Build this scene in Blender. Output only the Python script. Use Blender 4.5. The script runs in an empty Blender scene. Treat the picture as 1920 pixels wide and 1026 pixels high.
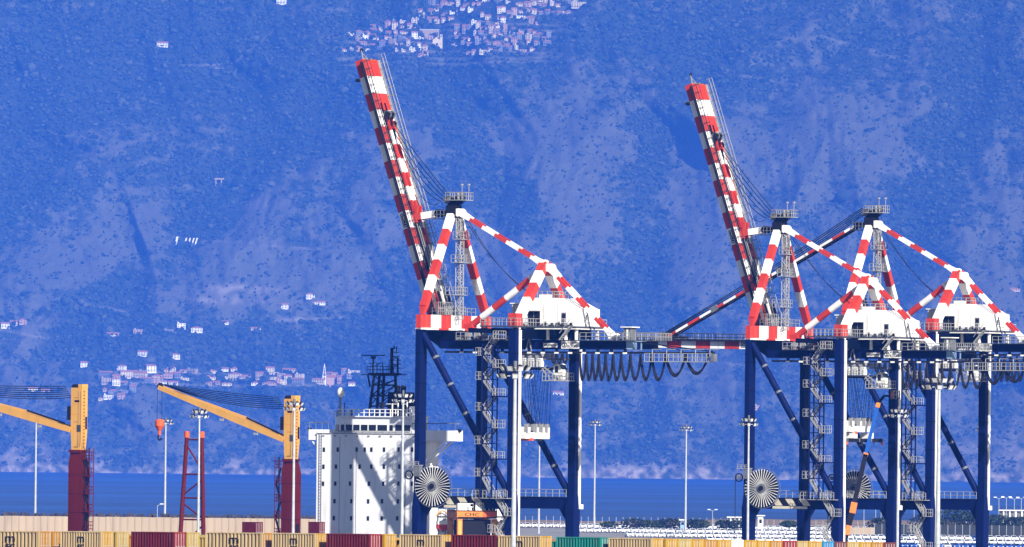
import bpy, math, random
import numpy as np
from mathutils import Vector, Matrix

# ------------------------------------------------------------------ camera, light, exposure
scene = bpy.context.scene
COL = scene.collection
F, HC = 20000.0, 20.0
PITCH, ROLL = math.atan((865 - 513) / F), math.radians(0.6)
_fw = np.array([0, math.cos(PITCH), math.sin(PITCH)])
_r0 = np.array([1.0, 0, 0]); _u0 = np.array([0, -math.sin(PITCH), math.cos(PITCH)])
_R = _r0 * math.cos(ROLL) + _u0 * math.sin(ROLL)
_U = -_r0 * math.sin(ROLL) + _u0 * math.cos(ROLL)
_C = np.array([0, 0, HC])
cam = bpy.data.cameras.new("camera"); cam.lens = 36.0 * F / 1920; cam.sensor_width = 36
cam.clip_start = 1.0; cam.clip_end = 60000
co = bpy.data.objects.new("camera", cam); COL.objects.link(co)
co.matrix_world = Matrix(((_R[0], _U[0], -_fw[0], 0), (_R[1], _U[1], -_fw[1], 0), (_R[2], _U[2], -_fw[2], HC), (0, 0, 0, 1)))
scene.camera = co

SUN_EL, SUN_AZ = math.radians(29.5), math.radians(29.3)          # azimuth: from behind the camera, to its right
SUN_DIR = Vector((math.sin(SUN_AZ) * math.cos(SUN_EL), -math.cos(SUN_AZ) * math.cos(SUN_EL), math.sin(SUN_EL)))
world = bpy.data.worlds.new("World"); scene.world = world; world.use_nodes = True
wn = world.node_tree.nodes; wl = world.node_tree.links
sky = wn.new("ShaderNodeTexSky"); sky.sky_type = 'NISHITA'; sky.sun_disc = False
sky.sun_elevation = SUN_EL; sky.sun_rotation = math.atan2(SUN_DIR.x, SUN_DIR.y)
sky.air_density = 1.0; sky.dust_density = 0.3; sky.ozone_density = 1.0
wl.new(sky.outputs[0], wn["Background"].inputs[0]); wn["Background"].inputs[1].default_value = 0.05
sl = bpy.data.lights.new("sun", 'SUN'); sl.energy = 5.0; sl.angle = math.radians(0.5); sl.color = (1.0, 0.95, 0.87)
so = bpy.data.objects.new("sun", sl); COL.objects.link(so)
so.rotation_euler = SUN_DIR.to_track_quat('Z', 'Y').to_euler(); so.location = (0, 0, 400)
scene.view_settings.view_transform = 'Standard'; scene.view_settings.look = 'None'
scene.view_settings.exposure = 0.9; scene.view_settings.gamma = 1.0
HAZE_DENSITY, HAZE_COLOR, HAZE_G = 3.5e-5, (0.038, 0.165, 0.80), -0.55
scene.render.engine = 'CYCLES'
cy = scene.cycles
cy.use_denoising = True; cy.max_bounces = 5; cy.diffuse_bounces = 2; cy.glossy_bounces = 2
cy.transmission_bounces = 2; cy.volume_bounces = 1; cy.transparent_max_bounces = 6
scene.render.film_transparent = False

# ------------------------------------------------------------------ small helpers
def ray(px, py): return _fw * F + _R * (px - 960) - _U * (py - 513)
def at(px, py, Y):
    d = ray(px, py); return _C + d * (Y / d[1])
def horizon(px): return 865 + (px - 960) * math.tan(ROLL)
def depth_for(s): return F / s                                # s = photo pixels per metre

ORD = ["", "first", "second", "third", "fourth", "fifth", "sixth", "seventh", "eighth", "ninth", "tenth", "eleventh", "twelfth",
       "thirteenth", "fourteenth", "fifteenth", "sixteenth", "seventeenth", "eighteenth", "nineteenth"]
TENS = {2: "twent", 3: "thirt", 4: "fort", 5: "fift", 6: "sixt", 7: "sevent", 8: "eight", 9: "ninet"}
def nth(n):
    if n < 20: return ORD[n]
    return TENS[n // 10] + ("ieth" if n % 10 == 0 else "y-" + ORD[n % 10])

MATS = {}
def mat(name, color, rough=0.6, metal=0.0, vary=0.0, scale=1.0, dirt=None, dirt_amt=0.0, spec=0.2, streak=False):
    m = bpy.data.materials.new(name); m.use_nodes = True
    nt = m.node_tree; b = nt.nodes["Principled BSDF"]
    b.inputs["Base Color"].default_value = (*color, 1); b.inputs["Roughness"].default_value = rough
    b.inputs["Metallic"].default_value = metal; b.inputs["Specular IOR Level"].default_value = spec
    if vary or dirt_amt:
        tc = nt.nodes.new("ShaderNodeTexCoord"); mp = nt.nodes.new("ShaderNodeMapping")
        mp.inputs["Scale"].default_value = (scale, scale, scale * (0.12 if streak else 1))
        nz = nt.nodes.new("ShaderNodeTexNoise"); nz.inputs["Scale"].default_value = 1.0; nz.inputs["Detail"].default_value = 5
        nz.inputs["Roughness"].default_value = 0.65
        nt.links.new(tc.outputs["Object"], mp.inputs[0]); nt.links.new(mp.outputs[0], nz.inputs["Vector"])
        rp = nt.nodes.new("ShaderNodeValToRGB")
        lo = tuple(c * (1 - vary) for c in color); hi = tuple(min(1, c * (1 + vary * .6)) for c in color)
        rp.color_ramp.elements[0].position = 0.35; rp.color_ramp.elements[0].color = (*lo, 1)
        rp.color_ramp.elements[1].position = 0.65; rp.color_ramp.elements[1].color = (*hi, 1)
        nt.links.new(nz.outputs[0], rp.inputs[0]); out = rp.outputs[0]
        if dirt_amt:
            n2 = nt.nodes.new("ShaderNodeTexNoise"); n2.inputs["Scale"].default_value = 2.3; n2.inputs["Detail"].default_value = 8
            n2.inputs["Roughness"].default_value = 0.75
            nt.links.new(mp.outputs[0], n2.inputs["Vector"])
            r2 = nt.nodes.new("ShaderNodeValToRGB"); r2.color_ramp.elements[0].position = 0.52; r2.color_ramp.elements[1].position = 0.72
            r2.color_ramp.elements[0].color = (0, 0, 0, 1); r2.color_ramp.elements[1].color = (dirt_amt,) * 3 + (1,)
            nt.links.new(n2.outputs[0], r2.inputs[0])
            mx = nt.nodes.new("ShaderNodeMix"); mx.data_type = 'RGBA'
            nt.links.new(r2.outputs[0], mx.inputs["Factor"]); nt.links.new(out, mx.inputs["A"])
            mx.inputs["B"].default_value = (*dirt, 1); out = mx.outputs["Result"]
        nt.links.new(out, b.inputs["Base Color"])
    MATS[name] = m
    return m

RUST = (0.16, 0.07, 0.035)
mat("navy", (0.0028, 0.0075, 0.056), 0.42, vary=.25, scale=.4, dirt=(0.02, 0.02, 0.04), dirt_amt=.35, streak=True, spec=0.04)
mat("navy_dark", (0.002, 0.004, 0.014), 0.55, vary=.3, scale=.6, spec=0.04)
mat("red", (0.50, 0.036, 0.014), 0.5, vary=.2, scale=.5, dirt=(0.30, 0.10, 0.06), dirt_amt=.55, streak=True)
mat("white", (0.80, 0.79, 0.76), 0.5, vary=.10, scale=.6, dirt=(0.36, 0.27, 0.2), dirt_amt=.6, streak=True)
mat("light_steel", (0.28, 0.28, 0.275), 0.5, vary=.15, scale=.8)
mat("steel_gray", (0.13, 0.135, 0.14), 0.5, vary=.2, scale=.8)
mat("pale_blue", (0.24, 0.36, 0.52), 0.5, vary=.1, scale=.8)
mat("black", (0.012, 0.012, 0.014), 0.6, spec=0.04)
mat("rope", (0.015, 0.015, 0.018), 0.7, spec=0.04)
mat("glass_dark", (0.012, 0.016, 0.022), 0.12)
mat("grate", (0.05, 0.055, 0.065), 0.7, spec=0.04)
mat("ship_white", (0.82, 0.82, 0.83), 0.45, vary=.05, scale=.35, dirt=(0.45, 0.33, 0.25), dirt_amt=.45, streak=True)
mat("hull_blue", (0.02, 0.04, 0.10), 0.5, vary=.2, scale=.2)
mat("crane_yellow", (0.62, 0.32, 0.06), 0.5, vary=.1, scale=.4, dirt=(0.4, 0.2, 0.06), dirt_amt=.35, streak=True)
mat("maroon", (0.10, 0.009, 0.002), 0.5, vary=.2, scale=.4, dirt=(0.1, 0.02, 0.02), dirt_amt=.4, streak=True, spec=0.04)
mat("orange", (0.62, 0.19, 0.025), 0.5, vary=.12, scale=.6, dirt=(0.2, 0.09, 0.04), dirt_amt=.3)
mat("hook_orange", (0.68, 0.10, 0.02), 0.5)
mat("jib_blue", (0.008, 0.07, 0.32), 0.4)
mat("galvanised", (0.38, 0.40, 0.42), 0.45, vary=.15, scale=1.2)
mat("lamp_glass", (0.75, 0.77, 0.80), 0.15)
mat("tyre", (0.015, 0.015, 0.015), 0.8, spec=0.04)
mat("plate", (0.74, 0.73, 0.68), 0.5, vary=.12, scale=1.2, dirt=(0.4, 0.33, 0.26), dirt_amt=.4)

class MB:
    """Collects shapes for one mesh object."""
    def __init__(s): s.v = []; s.f = []; s.m = []; s.sm = []; s.names = []
    def _mi(s, m):
        if m not in s.names: s.names.append(m)
        return s.names.index(m)
    def poly(s, pts, faces, m, smooth=False):
        b = len(s.v); s.v.extend(tuple(map(float, p)) for p in pts); k = s._mi(m)
        for f in faces: s.f.append(tuple(b + i for i in f)); s.m.append(k); s.sm.append(smooth)
    def bx(s, x0, x1, y0, y1, z0, z1, m):
        s.poly([(x0, y0, z0), (x1, y0, z0), (x1, y1, z0), (x0, y1, z0), (x0, y0, z1), (x1, y0, z1), (x1, y1, z1), (x0, y1, z1)],
               [(0, 3, 2, 1), (4, 5, 6, 7), (0, 1, 5, 4), (1, 2, 6, 5), (2, 3, 7, 6), (3, 0, 4, 7)], m)
    def beam(s, p0, p1, w, h, m, side=None, w1=None, h1=None):
        p0 = Vector(p0); p1 = Vector(p1); d = (p1 - p0).normalized()
        a = Vector(side) if side else (d.cross(Vector((0, 0, 1))) if abs(d.z) < .99 else Vector((1, 0, 0)))
        a = (a - d * a.dot(d)).normalized(); u = a.cross(d)
        w1 = w if w1 is None else w1; h1 = h if h1 is None else h1
        pts = []
        for p, ww, hh in ((p0, w, h), (p1, w1, h1)):
            for sx, sy in ((-1, -1), (1, -1), (1, 1), (-1, 1)): pts.append(p + a * (sx * ww / 2) + u * (sy * hh / 2))
        s.poly(pts, [(0, 1, 2, 3), (7, 6, 5, 4), (0, 4, 5, 1), (1, 5, 6, 2), (2, 6, 7, 3), (3, 7, 4, 0)], m)
    def striped(s, p0, p1, w, h, ms, side=None, fr=None):
        p0 = Vector(p0); p1 = Vector(p1); n = len(ms); fr = fr or [i / n for i in range(n + 1)]
        for i in range(n): s.beam(p0.lerp(p1, fr[i]), p0.lerp(p1, fr[i + 1]), w, h, ms[i], side)
    def column(s, rings, m):
        for (z0, x0, y0, wx0, wy0), (z1, x1, y1, wx1, wy1) in zip(rings[:-1], rings[1:]):
            p = []
            for z, x, y, wx, wy in ((z0, x0, y0, wx0, wy0), (z1, x1, y1, wx1, wy1)):
                p += [(x - wx / 2, y - wy / 2, z), (x + wx / 2, y - wy / 2, z), (x + wx / 2, y + wy / 2, z), (x - wx / 2, y + wy / 2, z)]
            s.poly(p, [(0, 3, 2, 1), (4, 5, 6, 7), (0, 1, 5, 4), (1, 2, 6, 5), (2, 3, 7, 6), (3, 0, 4, 7)], m)
    def tube(s, p0, p1, r, m, n=8, r1=None, caps=True):
        p0 = Vector(p0); p1 = Vector(p1); d = (p1 - p0).normalized(); r1 = r if r1 is None else r1
        a = d.cross(Vector((0, 0, 1)) if abs(d.z) < .95 else Vector((1, 0, 0))).normalized(); u = a.cross(d)
        pts = [p + (a * math.cos(t * 2 * math.pi / n) + u * math.sin(t * 2 * math.pi / n)) * rr for p, rr in ((p0, r), (p1, r1)) for t in range(n)]
        s.poly(pts, [(i, i + n, (i + 1) % n + n, (i + 1) % n) for i in range(n)], m, n > 5)
        if caps: s.poly(pts, [tuple(range(n)), tuple(range(2 * n - 1, n - 1, -1))], m)
    def path(s, pts, r, m, n=5):
        for a, b in zip(pts[:-1], pts[1:]): s.tube(a, b, r, m, n, caps=False)
    def disc(s, c, axis, r, t, m, n=36, r_in=0):
        c = Vector(c); ax = Vector(axis).normalized(); a = ax.cross(Vector((0, 0, 1))).normalized(); u = a.cross(ax)
        if not r_in: s.tube(c - ax * t / 2, c + ax * t / 2, r, m, n); return
        pts = []
        for k in range(n):
            d = a * math.cos(k * 2 * math.pi / n) + u * math.sin(k * 2 * math.pi / n)
            pts += [c + d * r - ax * t / 2, c + d * r + ax * t / 2, c + d * r_in + ax * t / 2, c + d * r_in - ax * t / 2]
        fs = []
        for k in range(n):
            q = 4 * k; w = 4 * ((k + 1) % n)
            for j in range(4): fs.append((q + j, q + (j + 1) % 4, w + (j + 1) % 4, w + j))
        s.poly(pts, fs, m)
    def railing(s, pts, m, h=1.1, step=1.6, r=.045, mids=1):
        for a, b in zip(pts[:-1], pts[1:]):
            a = Vector(a); b = Vector(b); n = max(1, round((b - a).length / step)); up = Vector((0, 0, h))
            for k in range(n + 1): s.tube(a.lerp(b, k / n), a.lerp(b, k / n) + up, r, m, 4, caps=False)
            for j in range(mids + 1): s.tube(a + up * (1 - j / (mids + 1)), b + up * (1 - j / (mids + 1)), r, m, 4, caps=False)
    def lattice(s, p0, p1, w, m, bay=1.6, r=.07, side=None, d=None):
        p0 = Vector(p0); p1 = Vector(p1); ax = (p1 - p0).normalized(); d = d or w
        a = Vector(side) if side else Vector((1, 0, 0)); a = (a - ax * a.dot(ax)).normalized(); u = a.cross(ax)
        cs = [a * (sx * w / 2) + u * (sy * d / 2) for sx, sy in ((-1, -1), (1, -1), (1, 1), (-1, 1))]
        n = max(1, round((p1 - p0).length / bay))
        for c in cs: s.tube(p0 + c, p1 + c, r, m, 4)
        for k in range(n + 1):
            q = p0.lerp(p1, k / n)
            for i in range(4):
                s.tube(q + cs[i], q + cs[(i + 1) % 4], r * .7, m, 4, caps=False)
                if k < n:
                    q2 = p0.lerp(p1, (k + 1) / n); j = (i + 1) % 4
                    s.tube(q + cs[i if k % 2 else j], q2 + cs[j if k % 2 else i], r * .7, m, 4, caps=False)
    def build(s, name, parent=None, loc=None):
        me = bpy.data.meshes.new(name); me.from_pydata(s.v, [], s.f)
        for n in s.names: me.materials.append(MATS[n])
        me.polygons.foreach_set("material_index", s.m); me.polygons.foreach_set("use_smooth", s.sm); me.update()
        o = bpy.data.objects.new(name, me); COL.objects.link(o)
        if parent is not None: o.parent = parent
        if loc is not None: o.location = loc
        return o

def tag(o, label=None, cat=None, group=None, kind=None):
    if label: o["label"] = label
    if cat: o["category"] = cat
    if group: o["group"] = group
    if kind: o["kind"] = kind
    return o
def empty(name, loc, rz=0.0, label=None, cat=None, group=None):
    o = bpy.data.objects.new(name, None); COL.objects.link(o); o.location = loc; o.rotation_euler = (0, 0, rz); o.empty_display_size = .5
    return tag(o, label, cat, group)
def copy_tree(o, parent=None):
    c = o.copy(); COL.objects.link(c)
    if parent is not None: c.parent = parent
    for ch in list(o.children): copy_tree(ch, c)
    return c
def text_mesh(name, body, size, m, parent, loc, rot, extrude=.01, width=None):
    cu = bpy.data.curves.new(name, 'FONT'); cu.body = body; cu.size = size; cu.extrude = extrude
    cu.align_x = 'CENTER'; cu.align_y = 'CENTER'; cu.resolution_u = 2
    cu.offset = size * .012
    t = bpy.data.objects.new(name + "_curve", cu); COL.objects.link(t)
    dg = bpy.context.evaluated_depsgraph_get()
    me = bpy.data.meshes.new_from_object(t.evaluated_get(dg)); COL.objects.unlink(t); bpy.data.objects.remove(t)
    if width:
        xs = [v.co.x for v in me.vertices]; k = width / (max(xs) - min(xs))
        for v in me.vertices: v.co.x *= k
    me.materials.clear(); me.materials.append(MATS[m])
    o = bpy.data.objects.new(name, me); COL.objects.link(o); o.parent = parent; o.location = loc; o.rotation_euler = rot
    return o
ROT_U = (math.pi / 2, 0, -math.pi / 2)      # text readable from the -x side
ROT_V = (math.pi / 2, 0, 0)                 # text readable from the -y side
TH = math.radians(60)                       # crane rails run away to the upper right at 60 degrees
UX = np.array([math.cos(TH), math.sin(TH), 0]); VX = np.array([-math.sin(TH), math.cos(TH), 0])
def on_u(px, py, O, u=0.0):
    d = ray(px, py); t = ((O + UX * u - _C) @ UX) / (d @ UX); q = _C + d * t - O; return q @ VX, q[2]
def on_v(px, py, O, v=0.0):
    d = ray(px, py); t = ((O + VX * v - _C) @ VX) / (d @ VX); q = _C + d * t - O; return q @ UX, q[2]
# ------------------------------------------------------------------ sea, far bank, mountain
def _grad(ix, iy, seed):
    h = (ix.astype(np.int64) * 374761393 + iy.astype(np.int64) * 668265263 + seed * 1442695041) & 0x7fffffff
    h = ((h ^ (h >> 13)) * 1274126177) & 0x7fffffff
    a = (h ^ (h >> 16)) % 4096 / 4096.0 * 2 * np.pi
    return np.cos(a), np.sin(a)
def perlin(x, y, seed):
    ix = np.floor(x); iy = np.floor(y); fx = x - ix; fy = y - iy
    u = fx * fx * fx * (fx * (fx * 6 - 15) + 10); v = fy * fy * fy * (fy * (fy * 6 - 15) + 10)
    r = []
    for dy in (0, 1):
        for dx in (0, 1):
            gx, gy = _grad(ix + dx, iy + dy, seed); r.append(gx * (fx - dx) + gy * (fy - dy))
    return ((r[0] * (1 - u) + r[1] * u) * (1 - v) + (r[2] * (1 - u) + r[3] * u) * v) * 1.5
SHORE = 14600.0
NX, NH = 760, 460
XS = np.linspace(-1150, 1150, NX)
HS = np.concatenate([np.linspace(-6, 60, 46)[:-1], np.linspace(60, 960, NH - 45)])
GX, GH = np.meshgrid(XS, HS)
def seg_field(pts, w):
    """Closeness (0..1) to a polyline given in photo pixels, measured on the mountain face in metres."""
    best = np.full(GX.shape, 1e9); q = [at(a, b, 15300) for a, b in pts]
    for a, b in zip(q[:-1], q[1:]):
        ax, ay, bx, by = a[0], a[2], b[0], b[2]; dx, dy = bx - ax, by - ay; L2 = dx * dx + dy * dy
        t = np.clip(((GX - ax) * dx + (GH - ay) * dy) / L2, 0, 1)
        best = np.minimum(best, np.hypot(GX - ax - t * dx, GH - ay - t * dy))
    return np.exp(-(best / w) ** 2)
wx = GX + 45 * perlin(GX / 190, GH / 190, 11); wh = GH + 35 * perlin(GX / 190, GH / 190, 12)
n1 = 1 - np.abs(perlin(wx / 430 + .37 * wh / 430, wh / 620, 1)) * 2
n2 = 1 - np.abs(perlin(wx / 150, wh / 230, 2)) * 2
n3 = perlin(wx / 62, wh / 70, 3); n4 = perlin(GX / 26, GH / 24, 4); n5 = perlin(GX / 11, GH / 10, 5); n6 = perlin(GX / 5.2, GH / 4.6, 6)
fade = np.clip(GH / 90, 0.12, 1)
relief = -(58 * (n1 - .4) + 46 * (n2 - .4)) * fade - 24 * n3 * np.clip(fade * 1.5, .3, 1) - 8 * n4 - 3.2 * n5 - 1.2 * n6
gul = np.abs(perlin(wx / 46 + wh / 160, wh / 150, 7)); gul2 = np.abs(perlin(wx / 19 - wh / 90, wh / 70, 8))
relief += 26 * np.clip(.35 - gul, 0, 1) * fade + 9 * np.clip(.3 - gul2, 0, 1) * fade
VALLEYS = [([(1360, 60), (1230, 240), (1195, 330), (1225, 470), (1170, 640)], 38, 95), ([(590, 170), (450, 330), (380, 420), (250, 540), (150, 640)], 42, 85),
           ([(1900, 120), (1790, 300), (1720, 420), (1620, 600)], 42, 80), ([(820, 180), (900, 330), (1010, 430)], 34, 45), ([(120, 60), (60, 260), (20, 420)], 50, 50)]
SPURS = [([(1120, 230), (1060, 380), (980, 560)], 62, 70), ([(1400, 250), (1330, 400), (1290, 560)], 62, 75), ([(560, 330), (470, 450), (380, 560)], 66, 70),
         ([(200, 260), (110, 420), (60, 560)], 66, 60), ([(1560, 200), (1590, 330)], 70, 60), ([(1880, 380), (1840, 560)], 55, 60), ([(760, 300), (680, 470)], 48, 40)]
vf = np.zeros(GX.shape); sf = np.zeros(GX.shape)
for p, w, a in VALLEYS: g = seg_field(p, w); relief += .22 * a * g; vf = np.maximum(vf, g)
for p, w, a in SPURS: g = seg_field(p, w); relief -= .6 * a * g; sf = np.maximum(sf, g)
slope = np.where(GH < 22, GH * .55, 22 * .55 + (GH - 22) * 1.75)
GY = SHORE + 130 + slope + relief + 18 * perlin(GX / 240, GX * 0 + 3.3, 21)
def surface_y(x, h):
    i = np.clip(np.interp(h, HS, np.arange(len(HS))), 0, len(HS) - 1.001); j = np.clip((x - XS[0]) / (XS[1] - XS[0]), 0, NX - 1.001)
    i0 = int(i); j0 = int(j); a = i - i0; b = j - j0
    return (GY[i0, j0] * (1 - b) + GY[i0, j0 + 1] * b) * (1 - a) + (GY[i0 + 1, j0] * (1 - b) + GY[i0 + 1, j0 + 1] * b) * a
def on_mountain(px, py):
    Y = 15200.0
    for _ in range(12): p = at(px, py, Y); Y = .4 * Y + .6 * surface_y(p[0], p[2])
    return at(px, py, Y)
# dry grass grows on the spurs and in hand-placed patches, woods fill the valleys; both tones also paint in the ridge shading
dry = .44 + .28 * sf - .62 * vf + .42 * perlin(wx / 120, wh / 90, 31) + .42 * perlin(GX / 38, GH / 20, 32) + .30 * perlin(GX / 13, GH / 8, 33) + .14 * n2 - 1.0 * np.clip(.24 - gul, 0, 1) - .6 * np.clip(.2 - gul2, 0, 1)
DRY = [(420, 480, 190, 80, .5), (120, 470, 130, 80, .45), (1090, 300, 110, 90, .5), (1320, 330, 120, 110, .5), (1560, 260, 170, 110, .42), (300, 390, 150, 50, .2),
       (1060, 440, 120, 90, .35), (1300, 520, 110, 70, .3), (1840, 560, 90, 90, .4), (1800, 770, 120, 80, .3), (1010, 210, 120, 60, .3), (640, 500, 90, 70, .2),
       (1270, 750, 160, 60, .25), (450, 560, 60, 14, .5), (440, 550, 45, 9, .5), (350, 775, 110, 50, .2),
       (300, 100, 400, 160, -.5), (640, 690, 420, 70, -.35), (900, 120, 330, 90, -.3), (760, 30, 900, 40, -.25), (1700, 80, 300, 90, -.1), (560, 640, 300, 40, -.3), (1450, 560, 120, 50, -.3)]
for px, py, rx, ry, a in DRY:
    c = at(px, py, 15300); k = 15300 / F
    dry += a * np.exp(-((GX - c[0]) / (rx * k)) ** 2 - ((GH - c[2]) / (ry * k)) ** 2)
dry = np.clip(dry, 0, 1)
rock = .95 * np.clip(1.15 - GH / (8 + 22 * np.clip(perlin(GX / 60, GX * 0 + 1.1, 41) + .25, 0, 1) + 10 * np.clip(perlin(GX / 17, GX * 0 + 4.1, 42), 0, 1)), 0, 1) * np.clip(.35 + 1.3 * n5 + .9 * n4, 0, 1)
for px, py, rx, ry, a in [(455, 545, 55, 10, .9), (425, 565, 70, 7, .6), (1165, 885, 40, 14, .9), (1320, 885, 25, 10, .8), (60, 855, 60, 22, .5), (1770, 850, 60, 40, .45), (1890, 850, 40, 40, .4), (560, 600, 40, 5, .5)]:
    c = at(px, py, 15200); k = 15200 / F
    rock += a * np.exp(-((GX - c[0]) / (rx * k)) ** 2 - ((GH - c[2]) / (ry * k)) ** 2) * np.clip(.7 + n5 + n4, 0, 1.3)
rock = np.clip(rock, 0, 1)
# terrace lines and tracks cut across the slopes
track = np.zeros(GX.shape)
for pts in ([(375, 452), (430, 452), (520, 462), (600, 468)], [(640, 52), (700, 60), (770, 40)], [(320, 100), (420, 95), (505, 20)], [(1560, 40), (1660, 70), (1720, 95)], [(1580, 830), (1660, 790), (1720, 760)],
            [(520, 605), (600, 600), (650, 598)], [(1000, 650), (1180, 660), (1390, 690)], [(170, 575), (250, 590)], [(0, 620), (110, 640)], [(625, 90), (700, 78), (780, 72), (850, 70), (1020, 76)], [(640, 100), (760, 94), (880, 98), (1030, 92)], [(700, 62), (780, 52), (860, 56), (960, 52)], [(740, 46), (860, 40), (1000, 42)], [(780, 28), (900, 26), (1050, 30)], [(820, 14), (960, 16), (1100, 20)], [(660, 84), (800, 86), (960, 88), (1030, 84)], [(180, 724), (300, 722), (420, 728), (560, 726), (660, 724)], [(200, 705), (330, 703), (480, 707)], [(1400, 120), (1500, 140)]):
    track = np.maximum(track, seg_field(pts, 2.0) * np.clip(.75 + .9 * n4 + .6 * n5, 0, 1))
ny, nx = GX.shape
me = bpy.data.meshes.new("mountain")
vv = np.stack([GX, GY, GH], -1).reshape(-1, 3)
idx = np.arange(ny * nx).reshape(ny, nx)
fq = np.stack([idx[:-1, :-1], idx[:-1, 1:], idx[1:, 1:], idx[1:, :-1]], -1).reshape(-1, 4)
def np_mesh(me, v, f):
    k = f.shape[1]
    me.vertices.add(len(v)); me.vertices.foreach_set("co", v.astype(np.float32).ravel())
    me.loops.add(f.size); me.loops.foreach_set("vertex_index", f.astype(np.int32).ravel())
    me.polygons.add(len(f)); me.polygons.foreach_set("loop_start", np.arange(0, f.size, k, dtype=np.int32))
    me.update(calc_edges=True)
np_mesh(me, vv, fq); me.polygons.foreach_set("use_smooth", np.ones(len(fq), bool))
for nm, arr in (("dry", dry), ("rock", rock), ("track", track)):
    at_ = me.attributes.new(nm, 'FLOAT', 'POINT'); at_.data.foreach_set("value", arr.astype(np.float32).ravel())
m = bpy.data.materials.new("mountain_slope"); m.use_nodes = True; MATS["mountain_slope"] = m
nt = m.node_tree; N = nt.nodes; LK = nt.links; bs = N["Principled BSDF"]; bs.inputs["Roughness"].default_value = .95; bs.inputs["Specular IOR Level"].default_value = .05
geo = N.new("ShaderNodeNewGeometry")
def attr(n): a = N.new("ShaderNodeAttribute"); a.attribute_name = n; return a.outputs["Fac"]
def noise(sc, det=4, rough=.6):
    mp = N.new("ShaderNodeMapping"); mp.inputs["Scale"].default_value = (sc, sc * .55, sc); LK.new(geo.outputs["Position"], mp.inputs[0])
    z = N.new("ShaderNodeTexNoise"); z.inputs["Scale"].default_value = 1; z.inputs["Detail"].default_value = det; z.inputs["Roughness"].default_value = rough
    LK.new(mp.outputs[0], z.inputs["Vector"]); return z.outputs[0]
def math_(op, a, b=None, c=None, clamp=False):
    x = N.new("ShaderNodeMath"); x.operation = op; x.use_clamp = clamp
    for i, q in enumerate((a, b, c)):
        if q is None: continue
        if isinstance(q, (int, float)): x.inputs[i].default_value = q
        else: LK.new(q, x.inputs[i])
    return x.outputs[0]
def mixc(f, a, b):
    x = N.new("ShaderNodeMix"); x.data_type = 'RGBA'
    LK.new(f, x.inputs["Factor"]) if not isinstance(f, float) else None
    for k, q in (("A", a), ("B", b)):
        if isinstance(q, tuple): x.inputs[k].default_value = (*q, 1)
        else: LK.new(q, x.inputs[k])
    return x.outputs["Result"]
nf = noise(.16, 5, .7); nm_ = noise(.045, 6, .68); ng = noise(.5, 4, .7)
forest = mixc(nf, (.008, .016, .008), (.050, .062, .030))
grass = mixc(nm_, (.06, .06, .037), (.155, .148, .095)); grass = mixc(math_('MULTIPLY', ng, .8), grass, (.03, .038, .018))
dsum = math_('ADD', attr("dry"), math_('MULTIPLY', math_('SUBTRACT', nf, .5), 1.1)); dsum = math_('ADD', dsum, math_('MULTIPLY', math_('SUBTRACT', nm_, .5), 1.5))
dm = N.new("ShaderNodeMapRange"); dm.inputs["From Min"].default_value = .40; dm.inputs["From Max"].default_value = .70; LK.new(dsum, dm.inputs["Value"])
colr = mixc(dm.outputs[0], forest, grass)
rm = math_('MULTIPLY', attr("rock"), math_('ADD', .35, ng), clamp=True)
rockc = mixc(nf, (.10, .085, .07), (.46, .39, .32))
colr = mixc(rm, colr, rockc); colr = mixc(math_('MULTIPLY', math_('MULTIPLY', attr("track"), math_('ADD', .1, nf)), .9, clamp=True), colr, (.20, .18, .14))
LK.new(colr, bs.inputs["Base Color"])
bp = N.new("ShaderNodeBump"); bp.inputs["Strength"].default_value = .9; bp.inputs["Distance"].default_value = 4.0; LK.new(math_('ADD', nf, math_('MULTIPLY', ng, .35)), bp.inputs["Height"]); LK.new(bp.outputs[0], bs.inputs["Normal"])
me.materials.append(m)
mo = bpy.data.objects.new("mountain", me); COL.objects.link(mo); tag(mo, kind="structure")

# trees and scrub that cover the slopes: nobody could count them
rng = np.random.default_rng(5)
NT = 90000
tx = rng.uniform(-860, 860, NT * 4); th = rng.uniform(8, 800, NT * 4)
ii = np.clip(np.interp(th, HS, np.arange(len(HS))).astype(int), 0, ny - 1); jj = np.clip(((tx - XS[0]) / (XS[1] - XS[0])).astype(int), 0, nx - 1)
prob = np.clip(.95 - dry[ii, jj] * 1.1, .14, .9) * np.where(perlin(GX / 17, GH / 12, 35)[ii, jj] > -.05, 1, .3) * (rock[ii, jj] < .4) * (track[ii, jj] < .3)
keep = np.nonzero(rng.uniform(0, 1, NT * 4) < prob)[0][:NT]
tx, th, ii, jj = tx[keep], th[keep], ii[keep], jj[keep]; NTk = len(tx)
ty = GY[ii, jj]
phi = (1 + 5 ** .5) / 2
ico = np.array([(-1, phi, 0), (1, phi, 0), (-1, -phi, 0), (1, -phi, 0), (0, -1, phi), (0, 1, phi), (0, -1, -phi), (0, 1, -phi), (phi, 0, -1), (phi, 0, 1), (-phi, 0, -1), (-phi, 0, 1)]) / 1.9
icf = np.array([(0, 11, 5), (0, 5, 1), (0, 1, 7), (0, 7, 10), (0, 10, 11), (1, 5, 9), (5, 11, 4), (11, 10, 2), (10, 7, 6), (7, 1, 8), (3, 9, 4), (3, 4, 2), (3, 2, 6), (3, 6, 8), (3, 8, 9), (4, 9, 5), (2, 4, 11), (6, 2, 10), (8, 6, 7), (9, 8, 1)])
rad = rng.lognormal(.30, .50, NTk)[:, None, None] * np.where(dry[ii, jj] < .45, 1.05, .8)[:, None, None]
jit = rng.uniform(.55, 1.3, (NTk, 12, 1)); sc = np.stack([rng.uniform(.8, 1.5, NTk), rng.uniform(.8, 1.2, NTk), rng.uniform(.7, 1.15, NTk)], -1)[:, None, :]
ang = rng.uniform(0, 6.28, NTk); ca, sa = np.cos(ang), np.sin(ang)
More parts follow.
